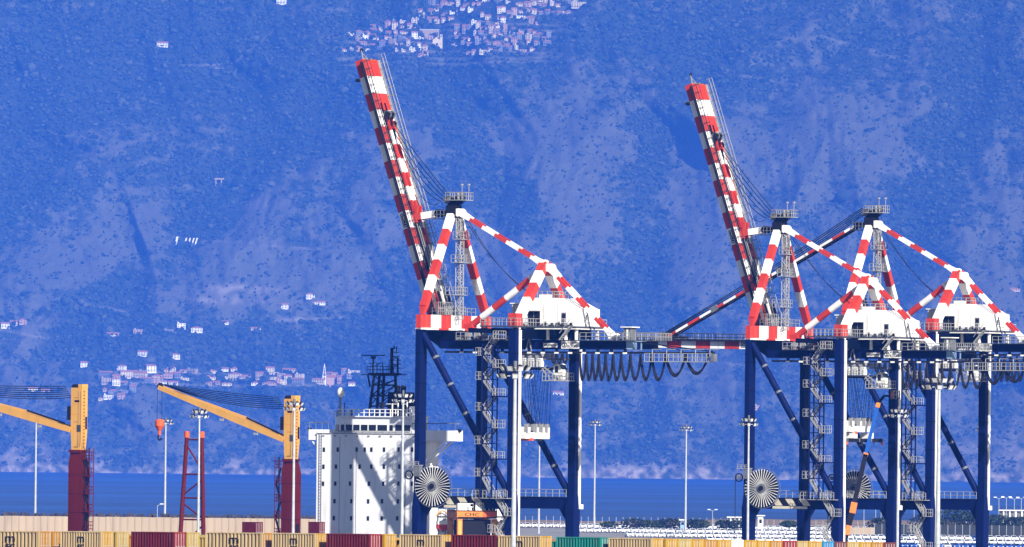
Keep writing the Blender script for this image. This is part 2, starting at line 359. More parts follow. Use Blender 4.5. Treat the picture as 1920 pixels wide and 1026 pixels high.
b = ico[None] * jit; b = np.stack([b[..., 0] * ca[:, None] - b[..., 1] * sa[:, None], b[..., 0] * sa[:, None] + b[..., 1] * ca[:, None], b[..., 2]], -1)
tv = b * rad * sc + np.stack([tx, ty - .2, th + .8], -1)[:, None, :]
tf = icf[None] + (np.arange(NTk) * 12)[:, None, None]
me = bpy.data.meshes.new("hillside_woods"); np_mesh(me, tv.reshape(-1, 3), tf.reshape(-1, 3))
tone = np.repeat(rng.uniform(0, 1, NTk), 12).astype(np.float32)
a_ = me.attributes.new("tone", 'FLOAT', 'POINT'); a_.data.foreach_set("value", tone)
m = bpy.data.materials.new("scrub"); m.use_nodes = True; nt = m.node_tree; N = m.node_tree.nodes; LK = m.node_tree.links; bs = N["Principled BSDF"]; bs.inputs["Roughness"].default_value = .95; bs.inputs["Specular IOR Level"].default_value = .05
rp = N.new("ShaderNodeValToRGB"); rp.color_ramp.elements[0].color = (.008, .018, .008, 1); rp.color_ramp.elements[1].color = (.060, .065, .035, 1); e = rp.color_ramp.elements.new(.6); e.color = (.026, .038, .015, 1); e = rp.color_ramp.elements.new(.85); e.color = (.046, .058, .026, 1); nt = m.node_tree; LK.new(attr("tone"), rp.inputs[0]); LK.new(rp.outputs[0], bs.inputs["Base Color"])
me.materials.append(m); wo = bpy.data.objects.new("hillside_woods", me); COL.objects.link(wo)
tag(wo, "dark woods and scrub covering the mountain slopes", "woods", kind="stuff")

# sea
m = bpy.data.materials.new("sea_water"); m.use_nodes = True; N = m.node_tree.nodes; LK = m.node_tree.links; bs = N["Principled BSDF"]
bs.inputs["Base Color"].default_value = (.006, .035, .16, 1); bs.inputs["Roughness"].default_value = .38; bs.inputs["Specular IOR Level"].default_value = .12
geo = N.new("ShaderNodeNewGeometry")
def noise3(sx, sy, det):
    mp = N.new("ShaderNodeMapping"); mp.inputs["Scale"].default_value = (sx, sy, 1); LK.new(geo.outputs["Position"], mp.inputs[0])
    z = N.new("ShaderNodeTexNoise"); z.inputs["Scale"].default_value = 1; z.inputs["Detail"].default_value = det; LK.new(mp.outputs[0], z.inputs["Vector"]); return z.outputs[0]
w1 = noise3(.02, .004, 4); w2 = noise3(.0012, .0022, 6)
wr = N.new("ShaderNodeMapRange"); wr.inputs["From Min"].default_value = .38; wr.inputs["From Max"].default_value = .62; LK.new(w2, wr.inputs["Value"])
LK.new(mixc(wr.outputs[0], (.0005, .010, .075), (.003, .050, .24)), bs.inputs["Base Color"])
bp = N.new("ShaderNodeBump"); bp.inputs["Strength"].default_value = .5; bp.inputs["Distance"].default_value = 2.0; LK.new(w1, bp.inputs["Height"]); LK.new(bp.outputs[0], bs.inputs["Normal"])
MATS["sea_water"] = m
q = MB(); q.poly([(-3000, -300, -2), (3000, -300, -2), (3000, 16500, -2), (-3000, 16500, -2)], [(0, 1, 2, 3)], "sea_water"); tag(q.build("sea"), kind="structure")
# quay under the cranes and the container yard, far bank with the car park
mat("concrete", (.34, .32, .29), .9, vary=.25, scale=.05); mat("asphalt", (.24, .23, .22), .9, vary=.3, scale=.05)
mat("sand", (.22, .16, .115), .95, vary=.3, scale=.03, dirt=(.16, .14, .08), dirt_amt=.8)
# ------------------------------------------------------------------ ground sheets of the port
_o = at(787, 900, 1600); OA = np.array([_o[0], 1600.0, 0.0])
def shift(O, du): return O + UX * du
e0 = OA + VX * 3.0
ea = e0 - UX * (e0[1] + 300) / UX[1]; eb = e0 + UX * (2240 - e0[1]) / UX[1]
q = MB(); zt, zb = 0.0, -4.0
pts = [(ea[0], -300), (2600, -300), (2600, 2240), (eb[0], 2240)]
q.poly([(x, y, zb) for x, y in pts] + [(x, y, zt) for x, y in pts], [(4, 5, 6, 7), (0, 1, 5, 4), (1, 2, 6, 5), (2, 3, 7, 6), (3, 0, 4, 7)], "concrete")
tag(q.build("quay_ground"), kind="structure")

# ------------------------------------------------------------------ ship-to-shore container cranes
B, G, CX = 18.3, -16.0, 9.15
mat("hazard_cream", (.55, .50, .38), .6, vary=.2, scale=1)
RW = ["red", "white"]
def alt(n, first="red"):
    o = "white" if first == "red" else "red"
    return [first if i % 2 == 0 else o for i in range(n)]
def gantry_crane(O, up, lift, label):
    root = empty("container_crane", Vector(O), TH, label, "container crane", "ship-to-shore cranes along the quay")
    L = lift
    # ---- legs
    for (x, y, wx, wy) in ((0, 0, 1.9, .85), (B, 0, 1.9, .85), (0, G, 1.0, 1.2), (B, G, 1.0, 1.2)):
        q = MB(); lo = 1.45 if y == 0 else 1.9
        q.column([(2.6, x, y, wx * lo * .9, wy * 1.05), (12.9, x, y, wx * lo, wy * 1.25), (15.2, x, y, wx * 1.05, wy), (39.7 + L, x, y, wx, wy)], "navy")
        sx = 1 if x == 0 else -1
        for zz in (18, 22.5, 27, 31.5, 36): q.bx(x - wx / 2 - .03, x + wx / 2 + .03, y - wy / 2 - .03, y + wy / 2 + .03, zz, zz + .12, "navy_dark")
        leg = q.build("leg", root)
        if y == G:                                                   # white cable duct down the landside legs
            q = MB()
            if x == 0: q.bx(.62, 1.12, G - .75, G - .25, 3, 39.6 + L, "white")
            else: q.bx(x + .62, x + 1.12, G - .75, G - .25, 13.4, 38 + L, "white"); q.bx(x + .62, x + 1.7, G - .9, G - .2, 12.9, 13.6, "white")
            q.build("cable_duct", leg)
    for y in (0, G):
        q = MB(); q.bx(-2.5, B + 2.5, y - .6, y + .6, 1.5, 2.6, "navy")
        sb = q.build("sill_beam", root)
        for x in (-1.5, 1.5, B - 1.5, B + 1.5):
            w = MB(); w.bx(x - 1.2, x + 1.2, y - .35, y + .35, .7, 1.5, "navy_dark")
            for k in (-.7, .7): w.disc((x + k, y, .42), (0, 1, 0), .4, .3, "steel_gray", 12)
            w.build("bogie", sb)
    # ---- portal tie beams and diagonal braces in the two side frames
    for x in (0, B):
        q = MB(); q.bx(x - .42, x + .42, G + .5, -.4, 12.9, 14.65, "navy")
        for y, sg in ((G + .6, 1), (-.45, -1)):
            q.poly([(x - .4, y, 12.9), (x - .4, y + sg * 1.5, 12.9), (x - .4, y, 10.6), (x + .4, y, 12.9), (x + .4, y + sg * 1.5, 12.9), (x + .4, y, 10.6)],
                   [(0, 1, 2), (5, 4, 3), (0, 2, 5, 3), (1, 4, 5, 2), (0, 3, 4, 1)], "navy")
        tb = q.build("tie_beam", root)
        if x == 0:                                                   # hazard stripes on the outer face
            q = MB(); y = -4.2
            for k, mm in enumerate(alt(6, "white")):
                mm = "hazard_cream" if mm == "white" else "black"; s0, s1 = y - k * 1.25, y - (k + 1) * 1.25
                X = x - .46
                q.poly([(X, s0, 14.6), (X, s1, 14.6), (X, s1 - .9, 13.45), (X, s0 - .9, 13.45)], [(0, 1, 2, 3)], mm)
            q.bx(x - .62, x - .45, -10.8, -4.6, 12.95, 13.35, "hazard_cream"); tag(q.build("hazard_stripe", tb))
        q = MB(); q.railing([(x - .6, -3.5, 14.7), (x - .6, G + .8, 14.7)], "light_steel", 1.1, 1.2); q.bx(x - .62, x + .4, G + .8, -3.5, 14.66, 14.72, "grate")
        q.build("railing", tb)
        q = MB(); p0, p1 = (x, -.3, 39.0 + L), (x, G + .5, 15.0); q.tube(p0, p1, .52, "navy", 12)
        d = Vector(p1) - Vector(p0)
        for t in (.15, .32, .5, .66, .82):
            c = Vector(p0) + d * t; q.tube(c - d * .006, c + d * .006, .57, "steel_gray", 12)
        q.build("diagonal_brace", root)
    # ---- seaside portal beam, striped; landside one plain
    q = MB(); q.striped((-.9, 0, 40.8 + L), (B + 1.9, 0, 40.8 + L), .85, 2.15, alt(7), side=(0, 1, 0))
    q.striped((-.9, -.25, 39.75 + L), (B + 2.4, -.25, 39.75 + L), 1.5, .28, ["white", "red", "white", "red", "white"], side=(0, 1, 0), fr=[0, .2, .34, .56, .72, 1])
    pb = q.build("portal_beam", root)
    q = MB(); q.railing([(4, -.5, 41.9 + L), (B - 3, -.5, 41.9 + L)], "light_steel", 1.1, 1.3); q.railing([(4, .5, 41.9 + L), (B - 3, .5, 41.9 + L)], "steel_gray", 1.1, 1.3); q.build("railing", pb)
    q = MB(); q.bx(.5, B - .5, G - .45, G + .45, 38.3 + L, 39.9 + L, "navy_dark"); q.build("portal_beam", root)
    # ---- hangers under the portal, machinery between portal and girders
    q = MB()
    for x in (CX - 1.5, CX + 1.5):
        q.poly([(x - .5, -1.6, 39.6 + L), (x - .5, 3.6, 39.6 + L), (x - .5, 2.6, 38.1 + L), (x - .5, 1.2, 37.2 + L), (x - .5, -1.6, 37.2 + L), (x + .5, -1.6, 39.6 + L), (x + .5, 3.6, 39.6 + L), (x + .5, 2.6, 38.1 + L), (x + .5, 1.2, 37.2 + L), (x + .5, -1.6, 37.2 + L)],
               [(0, 1, 2, 3, 4), (9, 8, 7, 6, 5), (0, 5, 6, 1), (1, 6, 7, 2), (2, 7, 8, 3), (3, 8, 9, 4), (4, 9, 5, 0)], "navy_dark")
        for y in (-6.5, -12.5): q.bx(x - .35, x + .35, y - .3, y + .3, 38.1 + L, 40 + L, "navy_dark")
        q.beam((x, -1.8, 39.4 + L), (x, -5, 38.3 + L), .3, .3, "navy"); q.beam((x, -12, 38.3 + L), (x, -9, 39.8 + L), .3, .3, "navy")
    q.bx(.4, B - .4, -8.6, -7.9, 39.2 + L, 39.9 + L, "navy_dark"); q.bx(.4, B - .4, -12.6, -11.9, 39.2 + L, 39.9 + L, "navy_dark")
    q.build("girder_hanger", root)
    q = MB(); z = 38.2 + L
    rr = random.Random(4)
    for k in range(16):
        y = -2.2 - k * .62; x = CX - 2.2 + rr.uniform(-.2, .5); h = rr.uniform(.3, 1.1)
        q.bx(x, x + rr.uniform(.3, .7), y - .25, y + .2, z, z + h, rr.choice(["grate", "light_steel", "steel_gray", "black"]))
    for k in range(3): q.disc((CX - 2.1, -4.2 - 1.4 * k, z + .75), (1, 0, 0), .5, .25, "light_steel", 14)
    q.railing([(CX - 2.9, -2.4, z), (CX - 2.9, -12, z)], "light_steel", 1.1, .8); q.bx(CX - 3.2, CX - 2.3, -12, -2.4, z - .12, z, "grate")
    q.build("rope_machinery", root)
    # ---- girders
    for i, x in enumerate((CX - 1.5, CX + 1.5)):
        q = MB(); q.bx(x - .75, x + .75, -31.4, .8, 36.85 + L, 38.15 + L, "navy"); q.bx(x - .75, x + .75, -32.4, -31.4, 36.85 + L, 38.15 + L, "pale_blue")
        for y in np.arange(-30, 0, 2.9): q.bx(x - .765, x + .765, y, y + .1, 36.9 + L, 38.1 + L, "navy_dark")
        q.bx(x - .85, x + .85, -31.4, .8, 38.15 + L, 38.22 + L, "navy_dark")
        gd = q.build("girder", root)
        if i == 0:
            s = MB(); s.bx(x - .83, x - .78, -23.4, -20.3, 36.92 + L, 38.1 + L, "plate"); s1 = s.build("sign_plate", gd)
            text_mesh("lettering", "VULKAN", .42, "black", s1, (x - .84, -22.25, 37.82 + L), ROT_U, width=1.75)
            text_mesh("lettering", "KOCKS", .58, "black", s1, (x - .84, -22.25, 37.27 + L), ROT_U, width=1.75)
            s = MB(); s.disc((x - .84, -20.85, 37.5 + L), (1, 0, 0), .45, .02, "black", 20, .36); s.bx(x - .85, x - .84, -21.15, -20.6, 37.62 + L, 37.72 + L, "black"); s.bx(x - .85, x - .84, -21.1, -20.6, 37.25 + L, 37.35 + L, "black"); s.bx(x - .85, x - .84, -20.95, -20.8, 37.3 + L, 37.65 + L, "black"); s.build("emblem", s1)
            s = MB(); s.bx(x - .83, x - .78, -19.6, -17.2, 37.1 + L, 37.75 + L, "plate"); s2 = s.build("sign_plate", gd)
            text_mesh("lettering", "BREMEN", .46, "black", s2, (x - .84, -18.4, 37.43 + L), ROT_U, width=2.0)
    for y0, y1 in ((-32.2, -31.2), (-.6, .6)): q = MB(); q.bx(CX - .74, CX + .74, y0, y1, 36.95 + L, 38.0 + L, "navy"); q.build("girder_crosstie", root)
    q = MB(); q.bx(CX + .8, CX + 2.2, -34.4, -32.41, 36.95 + L, 38.1 + L, "navy_dark"); q.build("girder_nose", root)
    q = MB(); z = 38.2 + L
    q.railing([(CX - 2.9, -23.8, z), (CX - 2.9, -36.5, z)], "light_steel", 1.1, 1.1); q.railing([(CX + 2.9, -12, z), (CX + 2.9, -34.5, z)], "steel_gray", 1.1, 1.3)
    q.bx(CX - 3.2, CX - 2.3, -36.5, -23.8, z - .1, z, "grate"); q.bx(CX + 2.3, CX + 3.2, -34.5, -12, z - .1, z, "grate"); q.railing([(CX - 2.9, -36.5, z), (CX + 2.5, -36.5, z)], "light_steel", 1.1, .5)
    q.railing([(CX - 2.3, -33.4, z), (CX - 2.3, -36.5, z)], "light_steel", 1.1, .35)
    q.build("girder_walkway", root)
    q = MB(); q.bx(CX - 2.2, CX - .4, -32.1, -30.9, z, z + 1.9, "steel_gray"); q.bx(CX - 2.5, CX - .1, -32.5, -30.5, z + 1.9, z + 2.05, "plate"); q.bx(CX - 2.23, CX - 2.2, -31.7, -31.4, z + .2, z + 1.7, "plate"); q.build("kiosk", root)
    # ---- festoon system
    xf = CX - 2.9
    q = MB(); q.bx(xf - .12, xf + .12, -46.8, -.5, 36.2 + L, 36.5 + L, "black")
    for y in np.arange(-31.5, -1, 2.35): q.bx(xf - .06, xf + .5, y - .12, y + .12, 36.5 + L, 36.95 + L, "navy_dark"); q.bx(xf - .2, xf - .13, y - .5, y + .2, 36.15 + L, 36.4 + L, "plate")
    q.beam((xf, -32.8, 38.0 + L), (xf, -46.5, 36.6 + L), .16, .16, "black"); q.beam((CX, -34, 38.0 + L), (xf, -41.5, 36.6 + L), .1, .1, "black"); q.beam((CX + 1.5, -34.3, 38.0 + L), (xf, -37.5, 36.6 + L), .1, .1, "black")
    q.build("festoon_track", root)
    q = MB(); zf = 35.1 + L; ya, yb = -35.4, -46.8
    q.bx(xf - .9, xf - .2, yb, ya, zf - .12, zf, "light_steel"); q.railing([(xf - .85, ya, zf), (xf - .85, yb, zf)], "light_steel", 1.15, .8, .05); q.railing([(xf - .25, ya, zf), (xf - .25, yb, zf)], "steel_gray", 1.15, 1.2, .04)
    for y in np.arange(-36.4, -46.8, -2.45): q.tube((xf - .3, y, zf), (xf - .3, y, zf + 1.75), .07, "light_steel", 4); q.tube((xf - .3, y, zf + 1.75), (xf - .3, y - 1.5, zf + 1.75), .06, "light_steel", 4)
    q.bx(xf - 1.1, xf, yb - .5, yb, zf, zf + 1.1, "steel_gray"); q.build("festoon_gangway", root)
    att = [1084, 1096, 1108, 1119.5, 1132, 1146, 1161, 1178, 1197, 1217.5, 1243, 1280, 1322]; bot = [712, 712, 712, 712, 712, 712, 711.5, 711, 711, 711, 703, 699]
    for k in range(12):
        y0, y1 = [(-(p - 787 - 6.25 * xf) / 10.83) for p in att[k:k + 2]]; dp = (bot[k] - 662) / 12.5
        q = MB()
        for off, sag in ((0, 0), (.22, .25)):
            ps = []
            for t in np.linspace(-1, 1, 17): ps.append((xf + off - .1, (y0 + y1) / 2 + (y1 - y0) / 2 * t * (1 - .12 * (1 - t * t)), 36.15 + L - (dp - sag) * (1 - t * t) ** .75))
            q.path(ps, .15, "rope", 6)
        q.build("festoon_loop", root)
    for k in range(3):
        yc = -19.4 - .95 * k; q = MB(); ps = [(xf, yc + .36 * t, 36.15 + L - 1.45 * (1 - t * t) ** .6) for t in np.linspace(-1, 1, 11)]; q.path(ps, .16, "rope", 6); q.build("festoon_loop", root)
    # ---- tower frame over the sea legs
    apex = 57.0 + L
    for x0, x1, sg in ((.3, CX - .95, 1), (B - .0, CX + .95, -1)):
        p0 = Vector((x0, -.2, 43.0 + L)); p1 = Vector((x1, -.2, apex)); q = MB()
        q.striped(p0, p1, 1.05, 1.0, alt(6), side=(0, 1, 0)); q.beam((x0 - sg * .35, -.2, 41.85 + L), p0, .5, .5, "red", (0, 1, 0), 1.05, 1.0)
        q.build("tower_leg", root)
    q = MB(); z = apex
    q.bx(CX - .95, CX + .95, -.9, .8, z - .4, z + 1.5, "black"); q.bx(CX - .7, CX + .7, -.4, 2.7, z - .1, z + .8, "navy_dark"); q.bx(CX - .75, CX + .75, -.7, .6, z + 1.5, z + 2.6, "black")
    for k in range(4):
        q.disc((CX - .75 + .5 * k, .75, z + 2.3), (1, 0, 0), .6, .16, "steel_gray", 16); q.disc((CX - .75 + .5 * k, -.7, z + 2.0), (1, 0, 0), .45, .16, "black", 14)
    hd = q.build("tower_head", root)
    q = MB()
    q.bx(CX - 1.4, CX + 1.4, -2.6, .6, z + 2.2, z + 2.3, "light_steel"); q.railing([(CX - 1.4, .6, z + 2.3), (CX - 1.4, -2.6, z + 2.3), (CX + 1.4, -2.6, z + 2.3), (CX + 1.4, .6, z + 2.3), (CX - 1.4, .6, z + 2.3)], "light_steel", 1.1, .8, .05)
    q.bx(CX - .9, CX + .7, .5, 3.0, z - .6, z - .5, "grate"); q.railing([(CX + .7, 3.0, z - .5), (CX - .9, 3.0, z - .5), (CX - .9, .5, z - .5)], "steel_gray", 1.2, .6, .05)
    q.beam((CX - .6, -.8, z + 1.0), (CX - .6, -2.4, z + 2.2), .15, .15, "black")
    for y in (-1.0, -2.2): q.tube((CX + .8, y, z + 2.3), (CX + .8, y, z + 4.6), .05, "light_steel", 4); q.bx(CX + .6, CX + 1.0, y - .12, y + .12, z + 4.5, z + 4.75, "light_steel")
    for k in range(9): xx, yy = CX + rr.uniform(-1.2, .8), -2.3 + .3 * k; q.bx(xx, xx + .35, yy, yy + .22, z + 2.3, z + rr.uniform(2.6, 3.4), rr.choice(["black", "light_steel", "black"]))
    q.build("head_platform", hd)
    q = MB(); q.lattice((CX, -1.2, 41.3 + L), (CX, -1.2, apex), 1.0, "light_steel", 1.15, .075, d=.8)
    for zz in np.arange(42, apex - 41.3 + 41, .5): q.tube((CX - .3, -1.6, zz + L), (CX + .3, -1.6, zz + L), .04, "light_steel", 4, caps=False)
    lm = q.build("ladder_mast", root)
    for zz, xa, xb in ((53.3, -.9, 2.2), (49.8, -1.4, 1.6), (44.9, -3, 1.2)):
        p = MB(); p.bx(CX + xa, CX + xb, -1.9, -.5, zz + L, zz + .1 + L, "light_steel"); p.railing([(CX + xa, -.5, zz + .1 + L), (CX + xa, -1.9, zz + .1 + L), (CX + xb, -1.9, zz + .1 + L), (CX + xb, -.5, zz + .1 + L)], "light_steel", 1.1, .7, .05); p.build("rest_platform", lm)
    # ---- stays, strut, rear frame
    ra = Vector((CX, -16.2, 49.4 + L)); st = ["white", "red", "white", "red", "white", "red", "white"]
    for nm, p0, p1 in (("back_stay", Vector((CX, -1.2, 57.4 + L)), ra + Vector((0, .5, .3))), ("end_stay", ra + Vector((0, -.7, -.3)), Vector((CX, -28.1, 38.7 + L)))):
        for dx in (-.55, .55):
            q = MB(); q.striped(p0 + Vector((dx, 0, 0)), p1 + Vector((dx, 0, 0)), .3, .5, st, side=(1, 0, 0), fr=[0, .14, .29, .44, .58, .73, .87, 1])
            for p in (p0, p1): q.tube(p + Vector((dx - .25, 0, 0)), p + Vector((dx + .25, 0, 0)), .62, "white", 12)
            d = (p1 - p0).normalized(); q.beam(p0 + Vector((dx, 0, 0)), p0 + Vector((dx, 0, 0)) + d * 2.2, .45, .8, "white", (1, 0, 0), .34, .5); q.beam(p1 + Vector((dx, 0, 0)), p1 + Vector((dx, 0, 0)) - d * 1.6, .45, .8, "white", (1, 0, 0), .34, .5)
            q.build(nm, root)
    q = MB(); p0 = Vector((CX, -3.1, 40.2 + L)); p1 = Vector((CX, -15.6, 48.8 + L)); d = (p1 - p0); n = 6
    for k, mm in enumerate(alt(6)): q.tube(p0 + d * (k / n), p0 + d * ((k + 1) / n), .52, mm, 12)
    q.bx(CX - .7, CX + .7, -3.9, -2.4, 39.9 + L, 40.6 + L, "red"); q.build("strut", root)
    for x0, x1 in ((.35, CX - .25), (B - .35, CX + .25)):
        q = MB(); q.striped((x0, G, 40.0 + L), (x1, G, 49.6 + L), 1.25, 1.15, ["white", "red", "white", "red"], side=(0, 1, 0), fr=[0, .44, .67, .86, 1]); xx = x0 + (.1 if x0 < 5 else -.1); q.bx(xx - .95, xx + .95, G - .7, G + .7, 40.0 + L, 42.1 + L, "red"); q.build("rear_frame_leg", root)
    # ---- machinery house
    q = MB(); zf = 40.25 + L
    q.bx(5.4, 15.0, -23.6, -12.5, zf - .3, zf, "grate"); q.bx(5.35, 15.1, -23.7, -12.4, zf - .45, zf - .3, "plate"); q.bx(-.9, 5.4, -16.8, -15.4, zf - .2, zf, "grate"); q.bx(-.9, .9, -15.4, -10.6, zf - .2, zf, "grate")
    for y in (-14, -18.3, -21.4, -23.2):
        for x in (6.3, 12.6): q.bx(x - .18, x + .18, y - .18, y + .18, 38.2 + L, zf - .45, "plate")
    for y in (-15.9, -19.7): q.bx(5.0, 13.5, y - .25, y + .25, 38.9 + L, zf - .45, "navy_dark")
    q.bx(6.5, 12, -22.5, -13.5, 38.4 + L, zf - .5, "navy_dark")
    pf = q.build("house_platform", root)
    q = MB(); q.railing([(5.45, -12.6, zf), (5.45, -23.5, zf), (14.9, -23.5, zf), (14.9, -12.6, zf)], "plate", 1.1, 1.9, .028); q.railing([(-.8, -10.7, zf), (-.8, -16.7, zf), (5.4, -16.7, zf)], "light_steel", 1.1, .8); q.railing([(.8, -10.7, zf), (.8, -15.4, zf)], "light_steel", 1.1, .8); q.build("railing", pf)
    prof = [(-14.1, 40.27), (-14.1, 43.9), (-14.7, 44.55), (-19.4, 44.5), (-22.3, 43.05), (-22.8, 42.9), (-22.8, 40.27)]
    q = MB(); n = len(prof); x0, x1 = 6.1, 14.0
    q.poly([(x0, y, z_ + L) for y, z_ in prof] + [(x1, y, z_ + L) for y, z_ in prof], [tuple(range(n)), tuple(range(2 * n - 1, n - 1, -1))] + [(i, i + n, (i + 1) % n + n, (i + 1) % n) for i in range(n)], "white")
    for y in (-17.7, -20.0): q.bx(x0 - .02, x0, y, y + .05, 40.4 + L, 43.6 + L, "light_steel")
    q.bx(x0 - .04, x0, -22.7, -14.2, 40.3 + L, 40.5 + L, "steel_gray")
    for xx in np.arange(x0 + 1, x1, 1.5): q.bx(xx, xx + .07, -22.83, -22.8, 40.4 + L, 42.6 + L, "light_steel")
    hs = q.build("machine_house", root)
    hr_ = random.Random(6)
    for k in range(12): xx, yy = 5.6, -13.4 - k * .82; q = MB(); q.bx(xx, xx + .3, yy - .25, yy, zf, zf + hr_.uniform(.25, .6), hr_.choice(["steel_gray", "light_steel", "black", "grate"])); q.build("deck_fitting", pf)
    q = MB(); q.bx(x0 - .07, x0 + .02, -21.5, -20.75, 40.45 + L, 42.3 + L, "steel_gray"); q.bx(x0 - .09, x0 - .06, -21.4, -20.85, 41.5 + L, 42.1 + L, "black"); q.build("door", hs)
    q = MB(); q.bx(x0 - .05, x0 + .02, -17.0, -14.95, 40.5 + L, 42.5 + L, "black"); q.bx(x0 - .6, x0 - .02, -17.1, -14.85, 42.5 + L, 42.6 + L, "light_steel"); q.bx(x0 - .1, x0 - .05, -16.0, -15.9, 40.5 + L, 42.4 + L, "steel_gray"); q.build("hatch", hs)  # black panel paints in the dark of the open hatchway
    q = MB(); q.bx(9.7, 9.95, -22.86, -22.79, 41.2 + L, 42.0 + L, "black"); q.build("window", hs)
    for y in (-17.9, -20.2): q = MB(); q.bx(x0 - .06, x0 + .02, y - .25, y + .1, 40.45 + L, 40.95 + L, "black"); q.build("vent", hs)
    q = MB(); q.bx(6.4, 13.2, -13.95, -11.9, 40.27 + L, 43.6 + L, "light_steel")
    for y in np.arange(-13.8, -11.95, .24): q.bx(6.34, 6.4, y, y + .1, 40.4 + L, 43.5 + L, "plate")
    for x in np.arange(6.5, 13.1, .3): q.bx(x, x + .1, -11.9, -11.85, 40.4 + L, 43.5 + L, "plate")
    q.bx(6.2, 13.4, -14.0, -11.7, 43.6 + L, 43.75 + L, "white"); q.build("house_annex", hs)
    q = MB(); q.railing([(7, -16, 44.6 + L), (7, -19.4, 44.6 + L), (12, -19.4, 44.6 + L), (12, -16, 44.6 + L)], "light_steel", .9, .8); q.bx(6.5, 8, -18, -16.6, 44.55 + L, 45.0 + L, "plate"); q.build("roof_railing", hs)
    q = MB()
    for dx in (0, .7): q.beam((4.6 + dx, -21.2, 38.2 + L), (4.6 + dx, -23.0, zf), .08, .2, "light_steel")
    for t in np.linspace(0, 1, 8): q.bx(4.6, 5.3, -21.2 - 1.8 * t - .15, -21.2 - 1.8 * t + .15, 38.2 + L + (zf - 38.2 - L) * t, 38.26 + L + (zf - 38.2 - L) * t, "light_steel")
    q.tube((4.6, -21.2, 39.2 + L), (4.6, -23, zf + 1), .05, "light_steel", 4); q.build("access_stair", root)
    # ---- trolley and operator cab
    q = MB()
    q.bx(CX - 2.4, CX + 2.4, -16.9, -11.9, 35.6 + L, 36.15 + L, "light_steel"); q.bx(CX - 2.9, CX + 2.9, -17.1, -11.7, 34.0 + L, 34.15 + L, "grate")
    for y in (-12, -13.4, -14.8, -16.2): q.bx(CX - 2.7, CX - 2.0, y - .95, y, 34.2 + L, 35.5 + L, "plate")
    for k in range(4): q.disc((CX - 2.6, -12.5 - 1.3 * k, 35.85 + L), (1, 0, 0), .38, .3, "light_steel", 12)
    q.railing([(CX - 2.95, -11.7, 34.15 + L), (CX - 2.95, -17.1, 34.15 + L)], "light_steel", 1.15, .55, .05)
    for y, s in ((-12.8, .9), (-14.2, -.6), (-15.3, .4)): q.beam((CX - 2.5, y, 36.1 + L), (CX - 2.5, y + s, 38.4 + L), .14, .14, "light_steel")
    q.bx(CX - 2.4, CX + 2.4, -17.0, -11.9, 33.75 + L, 34.0 + L, "black"); tr = q.build("trolley", root)
    q = MB(); z0 = 32.2 + L
    q.poly([(x, y, z) for x in (CX - 2.2, CX - .3) for y, z in ((-18.9, z0), (-18.9, z0 + 2.5), (-19.8, z0 + 2.5), (-20.5, z0 + 1.2), (-20.5, z0))],
           [(0, 1, 2, 3, 4), (9, 8, 7, 6, 5), (0, 5, 6, 1), (1, 6, 7, 2), (2, 7, 8, 3), (3, 8, 9, 4), (4, 9, 5, 0)], "plate")
    q.bx(CX - 2.6, CX + .1, -21.3, -17.2, z0 - .15, z0, "light_steel"); q.railing([(CX - 2.55, -17.2, z0), (CX - 2.55, -21.2, z0), (CX, -21.2, z0)], "light_steel", 1.1, .6, .05)
    for y0, y1 in ((-16.8, -18.6), (-17.4, -20.2)): q.beam((CX - 2.3, y0, 34.1 + L), (CX - 2.3, y1, z0), .16, .16, "light_steel"); q.beam((CX - 2.3, y1, 35.0 + L), (CX - 2.3, y0, z0 + 1.3), .12, .12, "light_steel")
    q.bx(CX - 2.3, CX, -20.5, -16.9, 35.2 + L, 35.5 + L, "steel_gray"); cb = q.build("operator_cab", tr)
    q = MB(); q.bx(CX - 2.23, CX - 2.19, -19.75, -19.2, z0 + 1.1, z0 + 2.1, "glass_dark"); q.beam((CX - 1.25, -20.32, z0 + 1.6), (CX - 1.25, -19.95, z0 + 2.3), 1.6, .05, "glass_dark", (1, 0, 0)); q.build("cab_window", cb)
    # ---- stair tower
    q = MB()
    for y in (-12.05, -13.85):
        for x in (-1.0, -2.4): q.tube((x, y, 14.7), (x, y, 37.5 + L * .5), .13, "navy", 5)
    lv = [(17.8, 0), (20.3, 1), (22.6, 0), (25.0, 1), (27.6, 0), (29.7, 1), (32.2, 0), (34.0, 1), (35.8, 0), (38.3 + L, 1)]
    for k, (zz, s) in enumerate(lv[:-1]):
        for x in (-1.0, -2.4): q.tube((x, -12.05, zz), (x, -13.85, zz), .07, "navy", 4); q.tube((x, -13.85 if s else -12.05, zz), (x, -12.05 if s else -13.85, zz + 2.2), .05, "navy", 4)
    q.bx(-2.6, -.4, -15.5, -13.8, 29.55, 29.75, "navy"); q.bx(-2.6, -.4, -15.5, -13.8, 20.2, 20.4, "navy"); tw = q.build("stair_tower", root)
    prev = (14.75, 1)
    def flight(za, sa, zb, x, yl, yr, parent):
        q = MB(); ya, yb = (yr, yl) if sa else (yl, yr)
        for dx in (0, .75):
            q.beam((x + dx, ya, za), (x + dx, yb, zb), .09, .26, "light_steel", (1, 0, 0)); q.tube((x + dx, ya, za + 1.05), (x + dx, yb, zb + 1.05), .055, "light_steel", 4)
            for t in np.linspace(0, 1, 5): q.tube((x + dx, ya + (yb - ya) * t, za + (zb - za) * t), (x + dx, ya + (yb - ya) * t, za + (zb - za) * t + 1.05), .04, "light_steel", 4, caps=False)
        n = 9
        for t in np.linspace(0, 1, n): yy = ya + (yb - ya) * t; q.bx(x, x + .75, yy - .14, yy + .14, za + (zb - za) * t, za + (zb - za) * t + .05, "light_steel")
        q.build("stair_flight", parent)
